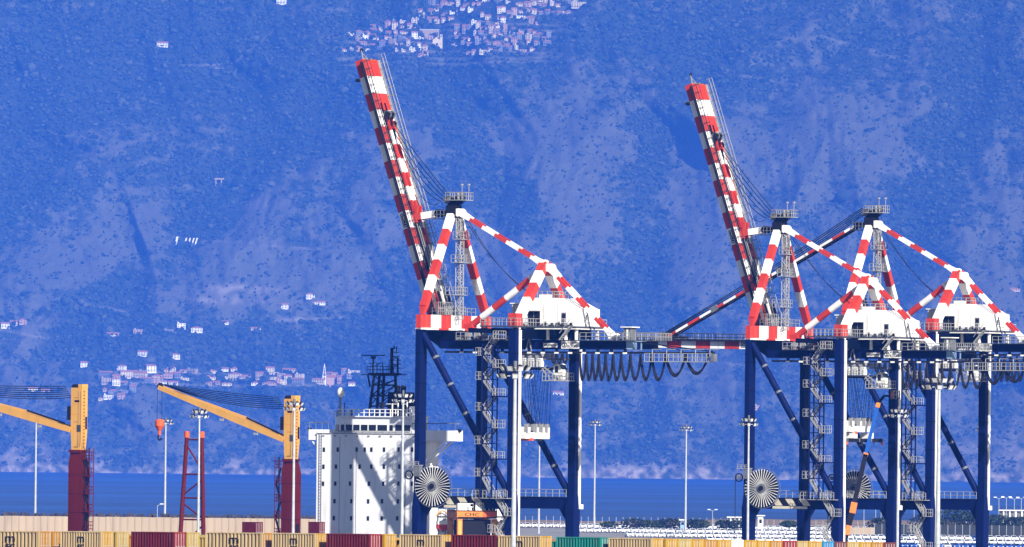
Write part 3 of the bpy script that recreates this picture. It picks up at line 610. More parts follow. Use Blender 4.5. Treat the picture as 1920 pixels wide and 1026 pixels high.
    def landing(z, y0, y1, x, parent):
        q = MB(); q.bx(x - .1, x + 1.3, min(y0, y1), max(y0, y1), z - .08, z, "light_steel"); q.railing([(x - .08, y0, z), (x - .08, y1, z)], "light_steel", 1.1, .5, .05); q.railing([(x + 1.3, y1, z), (x - .08, y1, z)], "light_steel", 1.1, .6, .05); q.build("landing", parent)
    for k, (zz, s) in enumerate(lv):
        x = -2.3 if k % 2 == 0 else -1.6
        flight(prev[0], prev[1], zz, x, -12.0, -13.9, tw); landing(zz, -13.9 if s else -12.0, -15.3 if s else -10.9, -2.4, tw); prev = (zz, s)
    q = MB(); q.bx(-2.2, -.6, -16.4, -10.4, 14.4, 14.5, "light_steel"); q.railing([(-2.15, -10.4, 14.5), (-2.15, -16.4, 14.5)], "light_steel", 1.1, .6, .05); ls = q.build("lower_stair", root)
    prev = (14.4, 0)
    for zz, s in ((11.9, 1), (9.4, 0), (6.6, 1), (3.8, 0), (1.2, 1)): flight(prev[0], prev[1], zz, -1.7 if s else -1.1, -14.2, -15.9, ls); landing(zz, -15.9 if s else -14.2, -16.9 if s else -13.0, -1.9, ls); prev = (zz, s)
    # ---- cable reel on the near sea leg
    c = Vector((-1.35, -3.0, 16.15)); q = MB(); q.disc(c + Vector((.25, 0, 0)), (1, 0, 0), 2.85, .25, "black", 40); q.disc(c + Vector((.3, 0, 0)), (1, 0, 0), 3.25, .06, "steel_gray", 48, 3.15)
    q.bx(-.9, -.3, -3.4, -.4, 15.7, 16.6, "navy_dark"); rl = q.build("cable_reel", root)
    for k in range(36):
        a = k * math.pi / 18; d = Vector((0, math.cos(a), math.sin(a))); q = MB(); q.beam(c + d * .75, c + d * 3.02, .06, .045, "plate", (1, 0, 0), .06, .095); q.build("spoke", rl)
    q = MB(); q.disc(c, (1, 0, 0), .72, .3, "steel_gray", 20); q.disc(c - Vector((.2, 0, 0)), (1, 0, 0), .4, .2, "black", 16); q.build("hub", rl)
    q = MB(); q.bx(-1.9, -.95, -1.0, .0, 17.6, 19.2, "steel_gray"); q.bx(-2.0, -.9, -1.1, 1.2, 19.2, 19.3, "light_steel"); q.disc((-1.4, 1.05, 17.8), (1, 0, 0), .7, .2, "black", 18, .55); q.disc((-1.4, 1.05, 17.8), (1, 0, 0), .3, .3, "steel_gray", 12); q.tube((-1.4, 1.7, 17.8), (-1.4, 1.7, 2.5), .06, "rope", 5)
    for k in range(4): q.beam((-1.4, 1.05, 17.8), (-1.4, 1.05 + .6 * math.cos(k * .8), 17.8 + .6 * math.sin(k * .8)), .08, .08, "light_steel")
    q.railing([(-1.9, -.9, 19.3), (-1.9, 1.1, 19.3)], "light_steel", .5, .6); q.build("cable_guide", root)
    # ---- boom
    h0 = Vector((0, 1.3, 36.9 + L)); al = math.radians(71.0 if up else .6); LB = 45.8; NS = 17
    def bp_(s, t, x): return (x, h0.y + s * math.cos(al) - t * math.sin(al), h0.z + s * math.sin(al) + t * math.cos(al))
    bd = Vector((0, math.cos(al), math.sin(al))); cols = alt(NS)[::-1]
    if up: cols[0] = cols[1] = "navy_dark"
    q = MB(); st_ = LB / NS
    for x in (CX - 1.5, CX + 1.5):
        for k in range(NS): q.beam(bp_(st_ * k + (1.2 if k == 0 else 0), .65, x), bp_(st_ * (k + 1), .65, x), 1.5, 1.3, cols[k], (1, 0, 0))
        q.beam(bp_(0, .65, x), bp_(1.2, .65, x), 1.0, .8, "navy_dark", (1, 0, 0))
    for k in range(1, NS, 2): q.beam(bp_(st_ * (k + .5), .65, CX - .76), bp_(st_ * (k + .5), .65, CX + .76), .6, .9, cols[k], bd)
    q.beam(bp_(LB - 5.4, .65, CX), bp_(LB - 2.7, .65, CX), 1.48, 1.25, "white", (1, 0, 0)); q.beam(bp_(LB - 2.7, .65, CX), bp_(LB - .02, .65, CX), 1.48, 1.25, "red", (1, 0, 0)); q.beam(bp_(LB - 8.1, .65, CX), bp_(LB - 5.4, .65, CX), 1.48, 1.25, "red", (1, 0, 0))
    bm = q.build("boom", root)
    q = MB(); w = .9
    def rail_b(x, s0, s1, m, n, r=.05, hh=1.1):
        for s in np.linspace(s0, s1, n): q.tube(bp_(s, 1.3, x), bp_(s, 1.3 + hh, x), r, m, 4, caps=False)
        for f in (.5, 1): q.tube(bp_(s0, 1.3 + hh * f, x), bp_(s1, 1.3 + hh * f, x), r, m, 4, caps=False)
    rail_b(CX - 2.9, 3, LB - .5, "grate", 34); rail_b(CX - 2.1, 3, LB - .5, "black", 34); rail_b(CX + 3.0, 3, LB + .8, "light_steel", 34, .04); rail_b(CX + 2.2, 3, LB, "steel_gray", 30, .04)
    for s in np.arange(4.5, LB - 10, 2.7): q.beam(bp_(s, .25, CX), bp_(s + 1.9, .25, CX), 1.45, .3, "grate", (1, 0, 0))
    q.beam(bp_(3, 1.25, CX - 2.6), bp_(LB - .5, 1.25, CX - 2.6), .7, .14, "black", (1, 0, 0)); q.beam(bp_(3, 1.25, CX + 2.65), bp_(LB, 1.25, CX + 2.65), .7, .08, "light_steel", (1, 0, 0))
    for x in (CX - .55, CX + .62): q.beam(bp_(1, 1.42, x), bp_(LB - 7, 1.42, x), .14, .2, "black", (1, 0, 0))
    for x in (CX - .3, CX + .3, CX + 1.1): q.beam(bp_(2, 1.5, x), bp_(LB - 9, 1.5, x), .1, .12, "light_steel" if x < CX + 1 else "black", (1, 0, 0))
    for s in np.arange(4, LB - 9, 1.7): q.bx(*sorted((CX - .9, CX - .4)), *sorted((bp_(s, 1.35, 0)[1] - .15, bp_(s, 1.35, 0)[1] + .15)), bp_(s, 1.35, 0)[2] - .15, bp_(s, 1.35, 0)[2] + .15, "black")
    q.build("boom_walkway", bm)
    q = MB(); s = LB - 9.3
    for x in (CX - .55, CX + .55): q.beam(bp_(s - .7, 1.2, x), bp_(s + .5, 2.3, x), .3, 1.0, "black", (1, 0, 0)); q.disc(bp_(s + .2, 2.0, x), (1, 0, 0), .65, .25, "steel_gray", 16); q.disc(bp_(s - 1.2, 1.7, x + .3), (1, 0, 0), .55, .25, "black", 16)
    q.beam(bp_(s - 4, 1.5, CX), bp_(s - 2, 1.9, CX), .5, .5, "black", (1, 0, 0)); q.build("stay_lug", bm)
    if up:
        q = MB(); q.beam(bp_(LB - .2, 1.0, CX - 1.5), bp_(LB + 1.5, 1.2, CX - 1.5), .12, .12, "light_steel"); q.tube(bp_(LB + 1.5, 1.2, CX - 1.5), bp_(LB + 1.5, 1.2, CX - 1.49), .3, "black", 8)
        q.beam(bp_(LB + 1.1, 1.1, CX - 1.5), bp_(LB, .7, CX + 1.0), .1, .1, "light_steel"); q.beam(bp_(LB + .1, .9, CX - 1.2), bp_(LB + .1, .9, CX + 2.4), .3, .3, "steel_gray")
        for k in range(5): q.bx(CX - 1 + .7 * k, CX - .7 + .7 * k, bp_(LB, .7, 0)[1] - .2, bp_(LB, .7, 0)[1] + .2, bp_(LB, .7, 0)[2], bp_(LB, .7, 0)[2] + .4, rr.choice(["black", "light_steel"]))
        q.build("boom_tip_mast", bm); q = MB(); q.beam(bp_(LB - 3.1, -.25, CX - 2.4), bp_(LB - 2.7, -.25, CX - 2.4), .9, .5, "black", (1, 0, 0)); q.build("tip_buffer", bm)
    q = MB(); s = LB - 25.6 if up else 4.0
    s = LB - 25.65
    for a_, b_, t0, t1, mm, dx in ((s - 1.05, s + 1.05, .22, 1.12, "black", .02), (s - .92, s + .92, .33, 1.0, "plate", .04), (s - .8, s + .8, .40, .93, "black", .06)):
        X = CX - 2.25 - dx; q.poly([bp_(a_, t0, X), bp_(b_, t0, X), bp_(b_, t1, X), bp_(a_, t1, X)], [(0, 1, 2, 3)], mm)
    sp = q.build("sign_plate", bm)
    t = text_mesh("lettering", "MCT", .5, "plate", sp, bp_(s, .665, CX - 2.25 - .075), (0, 0, 0), width=1.35)
    sgn = 1 if not up else -1
    ex = Vector((0, math.cos(al), math.sin(al))) * (-1); ey = Vector((0, -math.sin(al), math.cos(al)))
    t.rotation_euler = Matrix((ex, ey, ex.cross(ey))).transposed().to_euler()
    # ---- forestays and boom ropes
    zs = 57.3 + L; hd0 = Vector((CX, 2.6, zs))
    lug = Vector(bp_(LB - 9.3, 1.9, CX))
    if up:
        for dx in (-.55, .55):
            q = MB(); p1 = Vector((CX + dx, 7.6, zs - .75)); p0 = Vector((CX + dx, 2.3, zs)); q.striped(p0, p1, .35, 1.0, ["white", "red"], side=(1, 0, 0), fr=[0, .56, 1]); q.tube(p0 + Vector((-.25, 0, 0)), p0 + Vector((.25, 0, 0)), .6, "navy_dark", 10); q.build("fore_stay", root)
            q = MB(); a_ = Vector(bp_(20.8, 1.75, CX + dx)); b_ = Vector(bp_(LB - 9.3, 1.75, CX + dx)); q.striped(a_, b_, .3, .45, alt(7), side=(1, 0, 0)); q.build("fore_stay", root)
            q = MB(); a_ = Vector(bp_(20.2, 1.75, CX + dx)); q.beam(bp_(19.6, 1.5, CX + dx), bp_(22, 2.4, CX + dx), .3, .7, "red", (1, 0, 0)); q.build("stay_joint", root)
        for k, (dx, sag) in enumerate(((-.9, .5), (-.45, .8), (0, 1.2), (.45, 1.6), (.9, 2.1), (1.4, 3.6))):
            a_ = Vector(bp_(LB - 8.7 - 1.7 * k, 2.0, CX + dx)); b_ = Vector((CX + dx, .2 + .62 * k, apex + 3.0 - .22 * k)); q = MB(); ps = []
            for t in np.linspace(0, 1, 20): p = a_.lerp(b_, t); ps.append((p.x, p.y, p.z - sag * 4 * t * (1 - t) * .62))
            q.path(ps, .06 if k < 5 else .04, "rope", 5); q.build("boom_rope", root)
    else:
        for dx in (-.55, .55):
            q = MB(); p0 = Vector((CX + dx, 2.3, zs)); p1 = lug + Vector((dx, 0, -.4)); q.striped(p0, p1, .24, .40, ["white", "red"] * 8, side=(1, 0, 0)); q.beam(p0 + Vector((0, 0, -.36)), p1 + Vector((0, 0, -.3)), .2, .22, "black", (1, 0, 0)); d = p1 - p0
            for t in (.36, .38, .55, .72): c_ = p0 + d * t; q.beam(c_, c_ + d * .03, .4, .8, "steel_gray", (1, 0, 0))
            q.build("fore_stay", root)
            q = MB(); q.striped(p0 + d * .45, Vector(bp_(21, 1.6, CX + dx)) * 0 + p0 + d * .56 + Vector((0, 0, -.6)), .4, .5, ["white", "red", "white"], side=(1, 0, 0)); q.build("stay_joint", root)
        for k, dx in enumerate((-.9, -.5, .1, .6, 1.0)):
            a_ = Vector((CX + dx, 1.2, apex + 3.0 - .15 * k)); b_ = lug + Vector((dx, 0, .4)); q = MB(); ps = []
            for t in np.linspace(0, 1, 14): p = a_.lerp(b_, t); ps.append((p.x, p.y, p.z - (.35 + .12 * k) * 4 * t * (1 - t)))
            q.path(ps, .075, "rope", 5); q.build("boom_rope", root)
    for dx in (-.4, .5):                                            # slack ropes behind the tower
        q = MB(); a_ = Vector((CX + dx, -1.6, apex + .3)); b_ = Vector((CX + dx, -14 + dx, 45.0 + L)); ps = []
        for t in np.linspace(0, 1, 16): p = a_.lerp(b_, t); ps.append((p.x, p.y, p.z - 1.5 * 4 * t * (1 - t)))
        q.path(ps, .045, "rope", 4); q.build("trolley_rope", root)
    # ---- boom hinge machinery standing on the portal
    q = MB()
    for k in range(6): x = CX - 2.4 + .9 * k; q.beam((x, .6, 41.0 + L), (x, 2.2, 45.5 + L), .25, .3, ["steel_gray", "red", "black", "plate", "steel_gray", "black"][k])
    q.bx(CX - 3.2, CX + 3.2, -.4, 1.2, 41.9 + L, 42.0 + L, "grate"); q.railing([(CX - 3.2, -.4, 42 + L), (CX + 3.2, -.4, 42 + L)], "light_steel", 1.2, .5); q.railing([(CX - 5.2, -.6, 41.9 + L), (CX - 1.2, -.6, 41.9 + L)], "light_steel", 1.9, .6, .045)
    q.build("hinge_machinery", root)
    return root

def spreader(O, lift, z0, label, lower):
    s = empty("spreader", Vector(O + UX * CX + VX * -14.7) + Vector((0, 0, z0)), TH, label, "spreader")
    q = MB(); q.bx(-2.8, 2.8, -.8, .8, 0, .95, "plate"); q.bx(-2.9, -2.3, -1.0, 1.0, -.3, .1, "hook_orange"); q.bx(3.0, 3.25, -.6, .6, .2, .9, "hook_orange"); hb = q.build("headblock", s)
    for x in (-3.6, -.9, .9, 2.4):
        for y in (-.7, .7):
            q = MB(); q.disc((x, y, 1.75), (0, 1, 0), .55, .2, "steel_gray", 14); q.bx(x - .3, x + .3, y - .2, y + .2, .9, 1.7, "plate"); q.bx(x - .6, x - .4, y - .3, y + .3, 1.0, 2.2, "light_steel"); q.build("sheave", hb)
    q = MB()
    for x in (-4.2, -3.4): q.bx(x, x + .6, -.7, .7, 0, 1.8, "plate")
    if lower:
        q.bx(-6.0, 6.0, -1.15, -.85, -1.6, -1.1, "black"); q.bx(-6.0, 6.0, .85, 1.15, -1.6, -1.1, "black")
        for x in (-6, -2, 2, 5.7): q.bx(x, x + .3, -1.2, 1.2, -1.6, -1.0, "steel_gray")
        for x in (-3.2, 2.2): q.bx(x, x + 1.1, -.9, .9, -1.0, -.1, "plate")
        for x in (-6, 5.8): q.bx(x, x + .25, -1.2, -.9, -2.0, -1.6, "hook_orange")
    q.build("spreader_frame", s)
    for x in (-3.6, -.9, .9, 2.4):
        for y in (-.7, .7):
            for d in (-.5, .5): q = MB(); q.tube((x + d, y, 1.75), (x * .62 + d * .7, y * 2.2, 33.8 + lift - z0), .04, "rope", 4, caps=False); q.build("hoist_rope", s)
    return s
OB = shift(OA, 0); _d = None
def rail_pos(px, y):                                                 # where the rail line is seen at photo column px
    d = ray(px, y); A = np.array([[UX[0], -d[0]], [UX[1], -d[1]]]); t = np.linalg.solve(A, (_C - OA)[:2]); return OA + UX * t[0]
OB = rail_pos(1404.5, 900); OC = shift(OB, 31.0)
gantry_crane(OA, True, 0.0, "container crane with raised striped boom, standing beside the white ship")
gantry_crane(OB, True, 0.0, "container crane with raised striped boom, its frame overlapped by the crane with lowered boom")
gantry_crane(OC, False, 1.5, "container crane with its striped boom lowered level behind the two raised booms")
spreader(OA, 0.0, 23.4, "white spreader hanging on ropes in the crane next to the ship", False)
spreader(OB, 0.0, 25.2, "white and black spreader hanging above the boom lift", True)
# ------------------------------------------------------------------ cargo ship moored behind the cranes, its deck cranes
def uv(u, v, z=0.0): return Vector(OA + UX * u + VX * v + np.array([0, 0, z]))
US = 12.5
def vat(px, u=US): return (787 + 6.19 * u - px) / 10.72
def zat(px, py, s=12.37): return 20 + (horizon(px) - py) / s
ship = empty("cargo_ship", uv(0, 0), TH, "white cargo ship moored beside the crane, seen by its tall bridge block", "ship")
q = MB(); v0, v1 = 3.2, 27.0
q.poly([(-118, 15, 7), (-100, v0, 7), (40, v0, 7), (44, 8, 7), (44, 22, 7), (40, v1, 7), (-100, v1, 7), (-112, 15, -2), (-98, v0 + 1, -2), (40, v0 + 1, -2), (43, 8, -2), (43, 22, -2), (40, v1 - 1, -2), (-98, v1 - 1, -2)],
       [(0, 1, 2, 3, 4, 5, 6), (0, 7, 8, 1), (1, 8, 9, 2), (2, 9, 10, 3), (3, 10, 11, 4), (4, 11, 12, 5), (5, 12, 13, 6), (6, 13, 7, 0)], "hull_blue")
q.build("hull", ship)
VL, VR = 25.6, 7.2; ZT = zat(690, 812)
q = MB(); q.bx(US, US + 5.2, VR, VL, 7, ZT, "ship_white")
q.bx(US - .12, US, VR, VL, ZT - .15, ZT, "light_steel"); q.bx(US + 5.2, US + 27, 8.0, 24, 7, 12.6, "ship_white"); q.bx(US + 5.2, US + 9, 10.5, 22, 12.6, 22, "ship_white")
rs = random.Random(5)
for k in range(2): y = rs.uniform(VR + .6, VL - .6); q.bx(US - .05, US, y, y + .06, 7, rs.uniform(14, ZT), "light_steel")
for k in range(9): y = VR + 1 + k * 2; q.bx(US - .12, US, y, y + .35, ZT - .55, ZT - .35, "light_steel")
sup = q.build("superstructure", ship)
q = MB()
for x in np.arange(US + 5.6, US + 26, 2.2): q.bx(x, x + .7, 7.93, 8.0, 9.2, 11, "glass_dark" if int(x) % 3 else "steel_gray"); q.bx(x + 1, x + 1.1, 7.9, 8.0, 7, 12.6, "light_steel")
q.railing([(US + 5.4, 7.9, 12.6), (US + 26.8, 7.9, 12.6)], "light_steel", 1.0, 1.2, .05); q.bx(US + 5.3, US + 26.8, 7.7, 8.0, 11.5, 11.6, "steel_gray"); q.build("stern_house_fittings", sup)
q = MB()
for y in (24.6, 25.0): q.bx(US - .16, US - .1, y, y + .05, 7, ZT, "light_steel")
for z in np.arange(7.3, ZT, .45): q.bx(US - .16, US - .1, 24.6, 25.05, z, z + .05, "light_steel")
q.build("wall_ladder", sup)
for row in ([(604, 843), (630, 843), (666, 843), (681.5, 843), (694, 843), (718, 843), (745.5, 843), (771, 843)], [(603.5, 875), (627, 875), (655, 875), (672, 875), (694, 875), (718, 875), (747, 875)],
            [(603, 907), (626, 907), (654, 907), (690, 907), (717, 907), (746, 907), (771, 907)], [(625, 940), (657, 940), (689, 940), (715, 940), (745, 940)], [(624, 972), (657, 972), (689, 972), (715, 972), (744, 972)]):
    for px, py in row:
        v, z = vat(px), zat(px, py); q = MB(); q.bx(US - .06, US + .02, v - .2, v + .2, z - .34, z + .34, "steel_gray"); q.bx(US - .08, US - .05, v - .15, v + .15, z - .28, z + .28, "glass_dark"); q.build("window", sup)
# bridge
q = MB(); zb, zr = ZT, zat(690, 782)
pf = [(US + .3, 9.0), (US + .3, 21.6), (US + 2.0, 23.6), (US + 5, 23.6), (US + 5, 9.0)]; n = 5
q.poly([(x, y, zb) for x, y in pf] + [(x, y, zr) for x, y in pf], [tuple(range(n)), tuple(range(2 * n - 1, n - 1, -1))] + [(i, (i + 1) % n, (i + 1) % n + n, i + n) for i in range(n)], "ship_white")
q.bx(US, US + 5.2, 8.8, 22.0, zr, zr + .15, "ship_white")
br = q.build("bridge", ship)
zw0, zw1 = zat(690, 808), zat(690, 796.5)
for a, b in ((633, 640), (643, 655), (657.5, 669), (672, 684), (687, 700), (703.5, 721), (726, 732), (737, 750), (753, 765)):
    ya, yb = sorted((vat(a), vat(b))); q = MB(); q.bx(US + .24, US + .32, max(ya, 9.1), min(yb, 21.5), zw0, zw1, "glass_dark"); q.build("window", br)
q = MB(); q.beam((US + .75, 22.2, (zw0 + zw1) / 2), (US + 1.7, 23.3, (zw0 + zw1) / 2), .06, zw1 - zw0, "glass_dark"); q.build("window", br)
q = MB(); q.railing([(US + .1, 9, zr + .15), (US + .1, 22, zr + .15), (US + 5, 22, zr + .15)], "ship_white", 1.0, .9, .06); q.railing([(US + .1, 9.2, ZT + .02), (US + .1, 22, ZT + .02)], "light_steel", .3, 1.2, .05); q.build("railing", br)
for va, vb in ((23.6, 27.2), (1.3, 9.0)):                           # bridge wings
    q = MB(); z0 = zat(690, 824); z1 = z0 + 1.45; lo, hi = va, vb
    q.bx(US + .2, US + 2.4, lo, hi, z0 - .15, z0, "ship_white"); q.bx(US + .2, US + .35, lo, hi, z0, z1, "ship_white"); q.bx(US + 2.25, US + 2.4, lo, hi, z0, z1, "ship_white")
    end = hi if va > 20 else lo
    q.bx(US + .35, US + 2.25, end - .08, end + .08, z0, z1, "ship_white"); q.bx(US + .2, US + 2.6, end - 1.0 if va > 20 else end, end if va > 20 else end + 1.0, z1 + 1.0, z1 + 1.06, "light_steel")
    for y in np.linspace(lo + .1, hi - .1, 4): q.tube((US + .25, y, z1), (US + .25, y, z1 + 1.05), .05, "steel_gray", 4)
    q.tube((US + .25, lo, z1 + 1.05), (US + .25, hi, z1 + 1.05), .06, "steel_gray", 4)
    w = (VL, VL) if va > 20 else (VR, VR)
    for x in (US + .5, US + 2.0): q.beam((x, (end * .75 + w[0] * .25), z0 - .15), (x, w[0], z0 - 3.6 if va < 20 else z0 - 1.5), .22, .22, "ship_white")
    if va < 20: q.poly([(US + 1.6, VR, z0 - .15), (US + 1.6, VR - 3, z0 - .15), (US + 1.6, VR, z0 - 3.4), (US + 1.75, VR, z0 - .15), (US + 1.75, VR - 3, z0 - .15), (US + 1.75, VR, z0 - 3.4)], [(0, 1, 2), (5, 4, 3), (0, 2, 5, 3), (1, 4, 5, 2), (0, 3, 4, 1)], "ship_white")
    q.tube((US + 1, end, z1), (US + 1, end + (.5 if va > 20 else -.5), z1), .25, "black", 8)
    q.build("bridge_wing", ship)
# radar mast, funnel, satellite dome
um = US + 3.5; vm = vat(717, um); q = MB(); z0, z1 = zr + .1, zat(717, 703, 12.3)
for du, dv, tu, tv in ((-1, 2.2, -.6, 1.5), (-1, -.2, -.6, -.2), (1, 2.0, .6, 1.3), (1, -1.6, .6, -1.5)): q.tube((um + du, vm + dv, z0), (um + tu, vm + tv, z1), .25, "black", 6)
for t in (.25, .5, .75):
    for a, b in (((-1, 2.2, -.6, 1.5), (-1, -.2, -.6, -.2)), ((1, 2.0, .6, 1.3), (1, -1.6, .6, -1.5)), ((-1, -.2, -.6, -.2), (1, -1.6, .6, -1.5))):
        pa = Vector((um + a[0] + (a[2] - a[0]) * t, vm + a[1] + (a[3] - a[1]) * t, z0 + (z1 - z0) * t)); pb_ = Vector((um + b[0] + (b[2] - b[0]) * t, vm + b[1] + (b[3] - b[1]) * t, z0 + (z1 - z0) * t))
        q.tube(pa, pb_, .13, "black", 5); pc = Vector((um + b[2], vm + b[3], z1)) * .5 + pb_ * .5; q.tube(pa, pc, .08, "black", 5)
q.poly([(um + x, vm + y, z) for z, k in ((z1 - .2, .75), (z1 + .25, 1)) for x, y in ((-1.3 * k, -2.3 * k), (1.3 * k, -2.3 * k), (1.3 * k, 2.4 * k), (-1.3 * k, 2.4 * k))], [(0, 3, 2, 1), (4, 5, 6, 7), (0, 1, 5, 4), (1, 2, 6, 5), (2, 3, 7, 6), (3, 0, 4, 7)], "black")
q.railing([(um - 1.3, vm - 2.3, z1 + .25), (um - 1.3, vm + 2.4, z1 + .25)], "black", 1.0, .6, .05)
q.beam((um, vm - 3.9, z1), (um, vm + 4.2, z1), .12, .12, "black"); q.beam((um, vm + 3.0, z1), (um, vm + 2.6, z1 - 1.9), .2, .2, "black")
q.tube((um, vm - 1.2, z1), (um, vm - 1.2, z1 + 4.1), .28, "black", 6); q.tube((um, vm - 2.3, z1), (um, vm - 2.3, z1 + 2.5), .1, "black", 5); q.tube((um, vm - 2.0, z1 + 3.2), (um, vm - 2.0, z1 + 4.3), .09, "black", 5)
for x_, y_, z_ in ((.4, -1.9, 2.6), (-.4, -2.6, 2.0), (.3, .6, 1.8), (-.3, 1.2, 1.6), (.2, -.6, 2.2)): q.tube((um + x_, vm + y_, z1), (um + x_, vm + y_, z1 + z_), .07, "black", 4)
for k in range(5): q.tube((um, vm - 1.2, z1 + .6 * k + .4), (um, vm - 2.3, z1 + .6 * k + (.9 if k % 2 else .1)), .06, "black", 4)
for k in range(4): t0, t1 = k / 4, (k + 1) / 4; q.tube((um - .8, vm + 2.0 - .5 * t0 - (2.0 * (k % 2)), z0 + (z1 - z0) * t0), (um - .8, vm + 2.0 - .5 * t1 - (2.0 * ((k + 1) % 2)), z0 + (z1 - z0) * t1), .09, "black", 5)
for z, a, b in ((1.0, -3.4, -.6), (1.6, -2.8, -.8), (2.2, -2.8, -.7), (2.8, -2.6, -.9), (3.4, -2.4, -.9)): q.beam((um, vm + a, z1 + z), (um, vm + b, z1 + z), .09, .09, "black")
q.tube((um, vm - 1.6, z1 + 3.9), (um, vm - 1.6, z1 + 4.4), .12, "black", 5)
mast = q.build("radar_mast", ship)
q = MB(); q.tube((um, vm + 2.1, z1), (um, vm + 2.1, z1 + 2.7), .13, "black", 5); q.bx(um - .2, um + .2, vm + 1.7, vm + 2.4, z1 + 2.4, z1 + 2.8, "black"); q.bx(um - .1, um + .1, vm, vm + 4.1, z1 + 2.85, z1 + 3.0, "black"); q.beam((um, vm + 2.1, z1 + 1.2), (um, vm + .4, z1 + 1.9), .08, .08, "black"); q.beam((um, vm + 2.8, z1 + 1.7), (um, vm + .8, z1 + 1.7), .08, .08, "black"); q.build("radar_scanner", mast)
uf = US + 11; vf_ = vat(745, uf); q = MB(); zf0, zf1 = 22, zat(745, 728, 12.3)
pf = [(-2.2, -1.2), (-1.4, -1.7), (2.2, -1.7), (2.2, 1.7), (-1.4, 1.7), (-2.2, 1.2)]; n = 6
q.poly([(uf + x, vf_ + y, zf0) for x, y in pf] + [(uf + x * .85, vf_ + y * .85, zf1 - .6) for x, y in pf], [tuple(range(n - 1, -1, -1)), tuple(range(n, 2 * n))] + [(i, (i + 1) % n, (i + 1) % n + n, i + n) for i in range(n)], "navy_dark")
for dv in (-.5, .5): q.tube((uf, vf_ + dv, zf1 - .7), (uf + .3, vf_ + dv, zf1 + .35), .4, "black", 10)
q.tube((uf - .5, vf_ + 1.7, zf0), (uf - .5, vf_ + 1.7, zf1 - 1), .12, "plate", 5); q.build("funnel", ship)
ud = US + 1.5; vd = vat(634, ud); zd = zat(634, 736, 12.35); q = MB(); q.tube((ud, vd, zr), (ud, vd, zd - .5), .14, "light_steel", 6); q.tube((ud, vd + .35, zr), (ud, vd + .2, zd - .6), .06, "light_steel", 5)
for k in range(8):
    a0, a1 = -math.pi / 2 + k * math.pi / 8, -math.pi / 2 + (k + 1) * math.pi / 8
    q.tube((ud, vd, zd + .78 * math.sin(a0)), (ud, vd, zd + .78 * math.sin(a1)), max(.01, .58 * math.cos(a0)), "plate", 14, max(.01, .58 * math.cos(a1)), caps=False)
q.build("satellite_dome", ship)
q = MB(); rr = random.Random(8)
for k in range(9): y = 20.4 + k * .42; q.tube((ud, y, zr), (ud, y, zr + rr.uniform(.7, 2.2)), rr.uniform(.05, .14), "plate" if k % 3 else "black", 5)
for y in (13.2, 10.6, 12.2): q.tube((ud, y, zr), (ud, y, zr + 3.4 - .1 * y), .12, "plate", 6); q.tube((ud, y, zr + 2.0), (ud, y + 1.0, zr + 2.0), .06, "plate", 4)
q.bx(US + 2.5, US + 4.5, 9.2, 10.8, zr, zr + 1.7, "ship_white"); q.build("antenna_group", ship)

# lifeboat and davit on the ship's quay side
lb = empty("lifeboat", uv(US + 7.2, 6.9, 9.4), TH, "red and white lifeboat hanging beside the ship's stern house", "lifeboat")
q = MB(); prof = [(-2.6, .1, .5), (-2.0, .7, .1), (-1, 1, 0), (1, 1, 0), (2.0, .7, .1), (2.6, .1, .5)]
for (x0, w0, b0), (x1, w1, b1) in zip(prof[:-1], prof[1:]):
    q.poly([(x0, -w0, .9), (x0, -w0 * .6, b0), (x0, w0 * .6, b0), (x0, w0, .9), (x1, -w1, .9), (x1, -w1 * .6, b1), (x1, w1 * .6, b1), (x1, w1, .9)], [(0, 1, 5, 4), (1, 2, 6, 5), (2, 3, 7, 6)], "red")
q.build("hull", lb); q = MB()
for (x0, w0, b0), (x1, w1, b1) in zip(prof[:-1], prof[1:]):
    q.poly([(x0, -w0, .9), (x0, -w0 * .7, 1.5), (x0, w0 * .7, 1.5), (x0, w0, .9), (x1, -w1, .9), (x1, -w1 * .7, 1.5), (x1, w1 * .7, 1.5), (x1, w1, .9)], [(1, 0, 4, 5), (2, 1, 5, 6), (3, 2, 6, 7)], "plate")
q.build("canopy", lb)
dv = empty("davit", uv(US + 7.2, 8, 9), TH, "yellow davit arms over the red lifeboat", "davit")
for x in (-2.4, 2.4):
    q = MB(); q.beam((x, -.1, 0), (x, -.4, 2.6), .25, .3, "crane_yellow"); q.beam((x, -.4, 2.6), (x, -1.6, 3.0), .22, .25, "crane_yellow"); q.beam((x, -.4, 2.6), (x - 2.2 * (1 if x > 0 else -1), -.5, 3.4), .15, .15, "crane_yellow"); q.tube((x, -1.5, 3.0), (x, -1.5, 2.1), .05, "rope", 4); q.build("davit_arm", dv)

